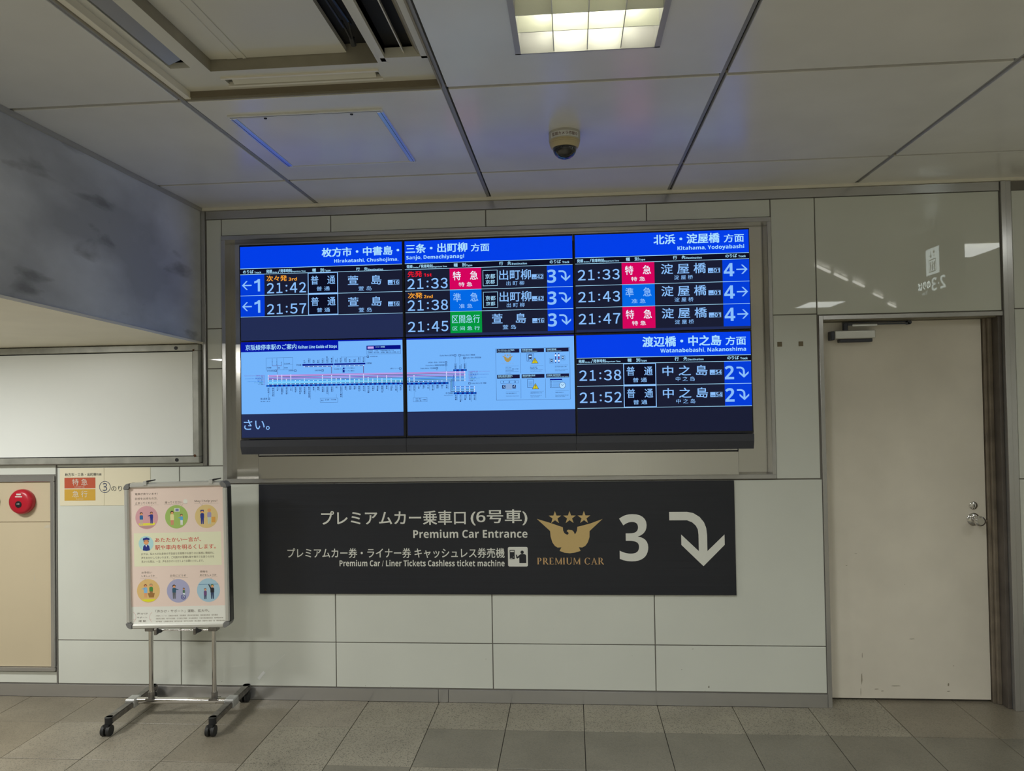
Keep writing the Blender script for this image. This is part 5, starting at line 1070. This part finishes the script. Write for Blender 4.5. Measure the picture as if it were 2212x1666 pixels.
def person(x, y, h, shirt, pants, hair=None, hat=False, coat=False, armdir=0):
    """standing cartoon figure: x centre, y foot line, h height in poster units"""
    u = h / 10.0; hair = hair or HAIR
    blob(pants, [[(x - 1.1 * u, y - 4.6 * u), (x + 1.1 * u, y - 4.6 * u), (x + .9 * u, y), (x + .2 * u, y), (x, y - 3.6 * u), (x - .2 * u, y), (x - .9 * u, y)]], .0010)
    blob(shirt, [[(x - .9 * u, y - 7.7 * u), (x + .9 * u, y - 7.7 * u), (x + 1.3 * u, y - 6.9 * u), (x + 1.25 * u, y - (3.4 if coat else 4.4) * u), (x - 1.25 * u, y - (3.4 if coat else 4.4) * u), (x - 1.3 * u, y - 6.9 * u)]] + ([[(x + armdir * .8 * u, y - 7.4 * u), (x + armdir * 3.0 * u, y - 6.6 * u), (x + armdir * 3.0 * u, y - 6.1 * u), (x + armdir * .8 * u, y - 6.5 * u)]] if armdir else []), .0013)
    blob(hair, [ell(x, y - 9.0 * u, 1.15 * u, 1.1 * u)], .0014)
    blob(SKIN, [ell(x + .1 * u, y - 8.6 * u, .85 * u, .85 * u)], .0016)
    if hat: blob(NAVYU, [[(x - 1.2 * u, y - 9.3 * u), (x + 1.2 * u, y - 9.3 * u), (x + 1.1 * u, y - 10.1 * u), (x - 1.1 * u, y - 10.1 * u)]], .0018)
C1, C2, C3 = pm('disc_pink', 200, 150, 158), pm('disc_green', 150, 178, 96), pm('disc_sand', 206, 182, 126)
circ(513, 858, 206, C1); circ(1056, 845, 208, C2); circ(1598, 838, 208, C3)
roll(poly('picture_floor', [(PX(355), PZ(513, 965)), (PX(672), PZ(513, 955)), (PX(650), PZ(513, 1000)), (PX(385), PZ(513, 1008))], YP - .0003, pm('floor_yellow', 226, 208, 70), po))
roll(poly('picture_floor', [(PX(365), PZ(513, 1020)), (PX(660), PZ(513, 1008)), (PX(600), PZ(513, 1045)), (PX(513), PZ(513, 1064)), (PX(430), PZ(513, 1048))], YP - .0003, pm('floor_mauve', 176, 140, 136), po))
person(415, 1000, 240, pm('vest_blue', 36, 96, 150), pm('trousers_grey', 190, 170, 150)); person(600, 970, 222, NAVYU, NAVYU, armdir=-1)
person(975, 998, 262, pm('blouse_cream', 222, 206, 150), pm('skirt_coral', 200, 130, 110), coat=True); person(1145, 998, 205, pm('shirt_sky', 90, 160, 210), pm('trousers_white', 226, 232, 226), armdir=-1)
pbox('picture_window', 1020, 750, 1112, 685, pm('window_white', 220, 224, 220), .0010); pbox('picture_window', 1038, 742, 1098, 695, pm('window_slate', 110, 120, 160), .0012)
person(1522, 982, 262, NAVYU, NAVYU, hat=True); person(1650, 980, 285, pm('shirt_lilac', 150, 140, 176), pm('jeans_pale', 176, 190, 180), hair=pm('hair_fair', 214, 160, 90)); pbox('picture_suitcase', 1690, 950, 1758, 850, pm('case_ochre', 206, 150, 70), .0012)
C4, C5, C6 = pm('disc_ochre', 210, 176, 116), pm('disc_lilac', 158, 158, 190), pm('disc_sky', 156, 186, 204)
circ(517, 2220, 208, C4); circ(1060, 2220, 208, C5); circ(1606, 2208, 208, C6)
roll(poly('picture_floor', [(PX(385), PZ(517, 2382)), (PX(650), PZ(517, 2378)), (PX(600), PZ(517, 2412)), (PX(517), PZ(517, 2426)), (PX(430), PZ(517, 2412))], YP - .0003, pm('floor_lemon', 226, 222, 40), po))
person(466, 2345, 245, pm('dress_blue', 130, 176, 224), SKIN, hair=pm('hair_brown', 120, 60, 40), coat=True, armdir=-1); person(567, 2345, 258, pm('jumper_green', 70, 132, 64), pm('trousers_tan', 150, 110, 70), hair=pm('hair_grey', 150, 130, 110))
roll(poly('picture_basket', [(PX(505), PZ(517, 2262)), (PX(632), PZ(517, 2262)), (PX(612), PZ(517, 2345)), (PX(530), PZ(517, 2345))], YP - .0007, pm('basket_brown', 150, 108, 60), po))
person(985, 2368, 262, pm('jumper_teal', 50, 86, 108), pm('trousers_slate', 92, 94, 100), armdir=1); person(1160, 2330, 165, pm('jumper_olive', 76, 108, 88), pm('trousers_pale', 200, 210, 222))
q = FL(); q.ring(PX(1150), PZ(1150, 2335), 44 * SC, 9 * SC, 24)
for k in range(4): q.line((PX(1150) - 40 * SC * cos(k * pi / 4), PZ(1150, 2335) - 40 * SC * sin(k * pi / 4)), (PX(1150) + 40 * SC * cos(k * pi / 4), PZ(1150, 2335) + 40 * SC * sin(k * pi / 4)), .001)
roll(q.obj('picture_wheel', YP - .00075, NAVYU, po))
person(1548, 2375, 205, pm('cardigan_plum', 104, 72, 120), pm('skirt_navy', 50, 60, 90), hair=pm('hair_taupe', 120, 106, 116), coat=True); person(1675, 2368, 270, pm('shirt_black', 34, 36, 46), pm('trousers_navy', 40, 56, 88), hair=pm('hair_sage', 96, 120, 80))
blob(pm('shirt_black', 34, 36, 46), [[(1660, 2170), (1640, 2185), (1605, 2105), (1618, 2095)]], .0013, 'cartoon_arm')
roll(poly('picture_shelf', [(PX(1430), PZ(1606, 2098)), (PX(1785), PZ(1606, 2092)), (PX(1785), PZ(1606, 2100)), (PX(1430), PZ(1606, 2106))], YP - .00035, pm('shelf_blue', 76, 118, 160), po))
# station staff portrait in the text box
circ(492, 1342, 135, pm('disc_ice', 166, 204, 208), .0008)
blob(NAVYU, [[(430, 1470), (440, 1395), (470, 1365), (520, 1365), (548, 1390), (562, 1470), (500, 1480)]], .0012, 'portrait'); blob(SKIN, [ell(495, 1312, 48, 50)], .0014, 'portrait'); blob(HAIR, [[(447, 1290), (543, 1290), (540, 1312), (520, 1296), (470, 1296), (450, 1312)]], .0016, 'portrait')
blob(NAVYU, [[(435, 1285), (438, 1245), (500, 1228), (556, 1245), (555, 1280), (500, 1272)]], .0018, 'portrait'); blob(pm('collar', 220, 222, 226), [[(478, 1368), (512, 1368), (496, 1410)]], .0018, 'portrait')
circ(1222, 560, 40, pm('bubble', 230, 214, 206), .0008, 'speech_disc')

for o in bpy.data.objects:
    if '_b' in o: del o['_b']
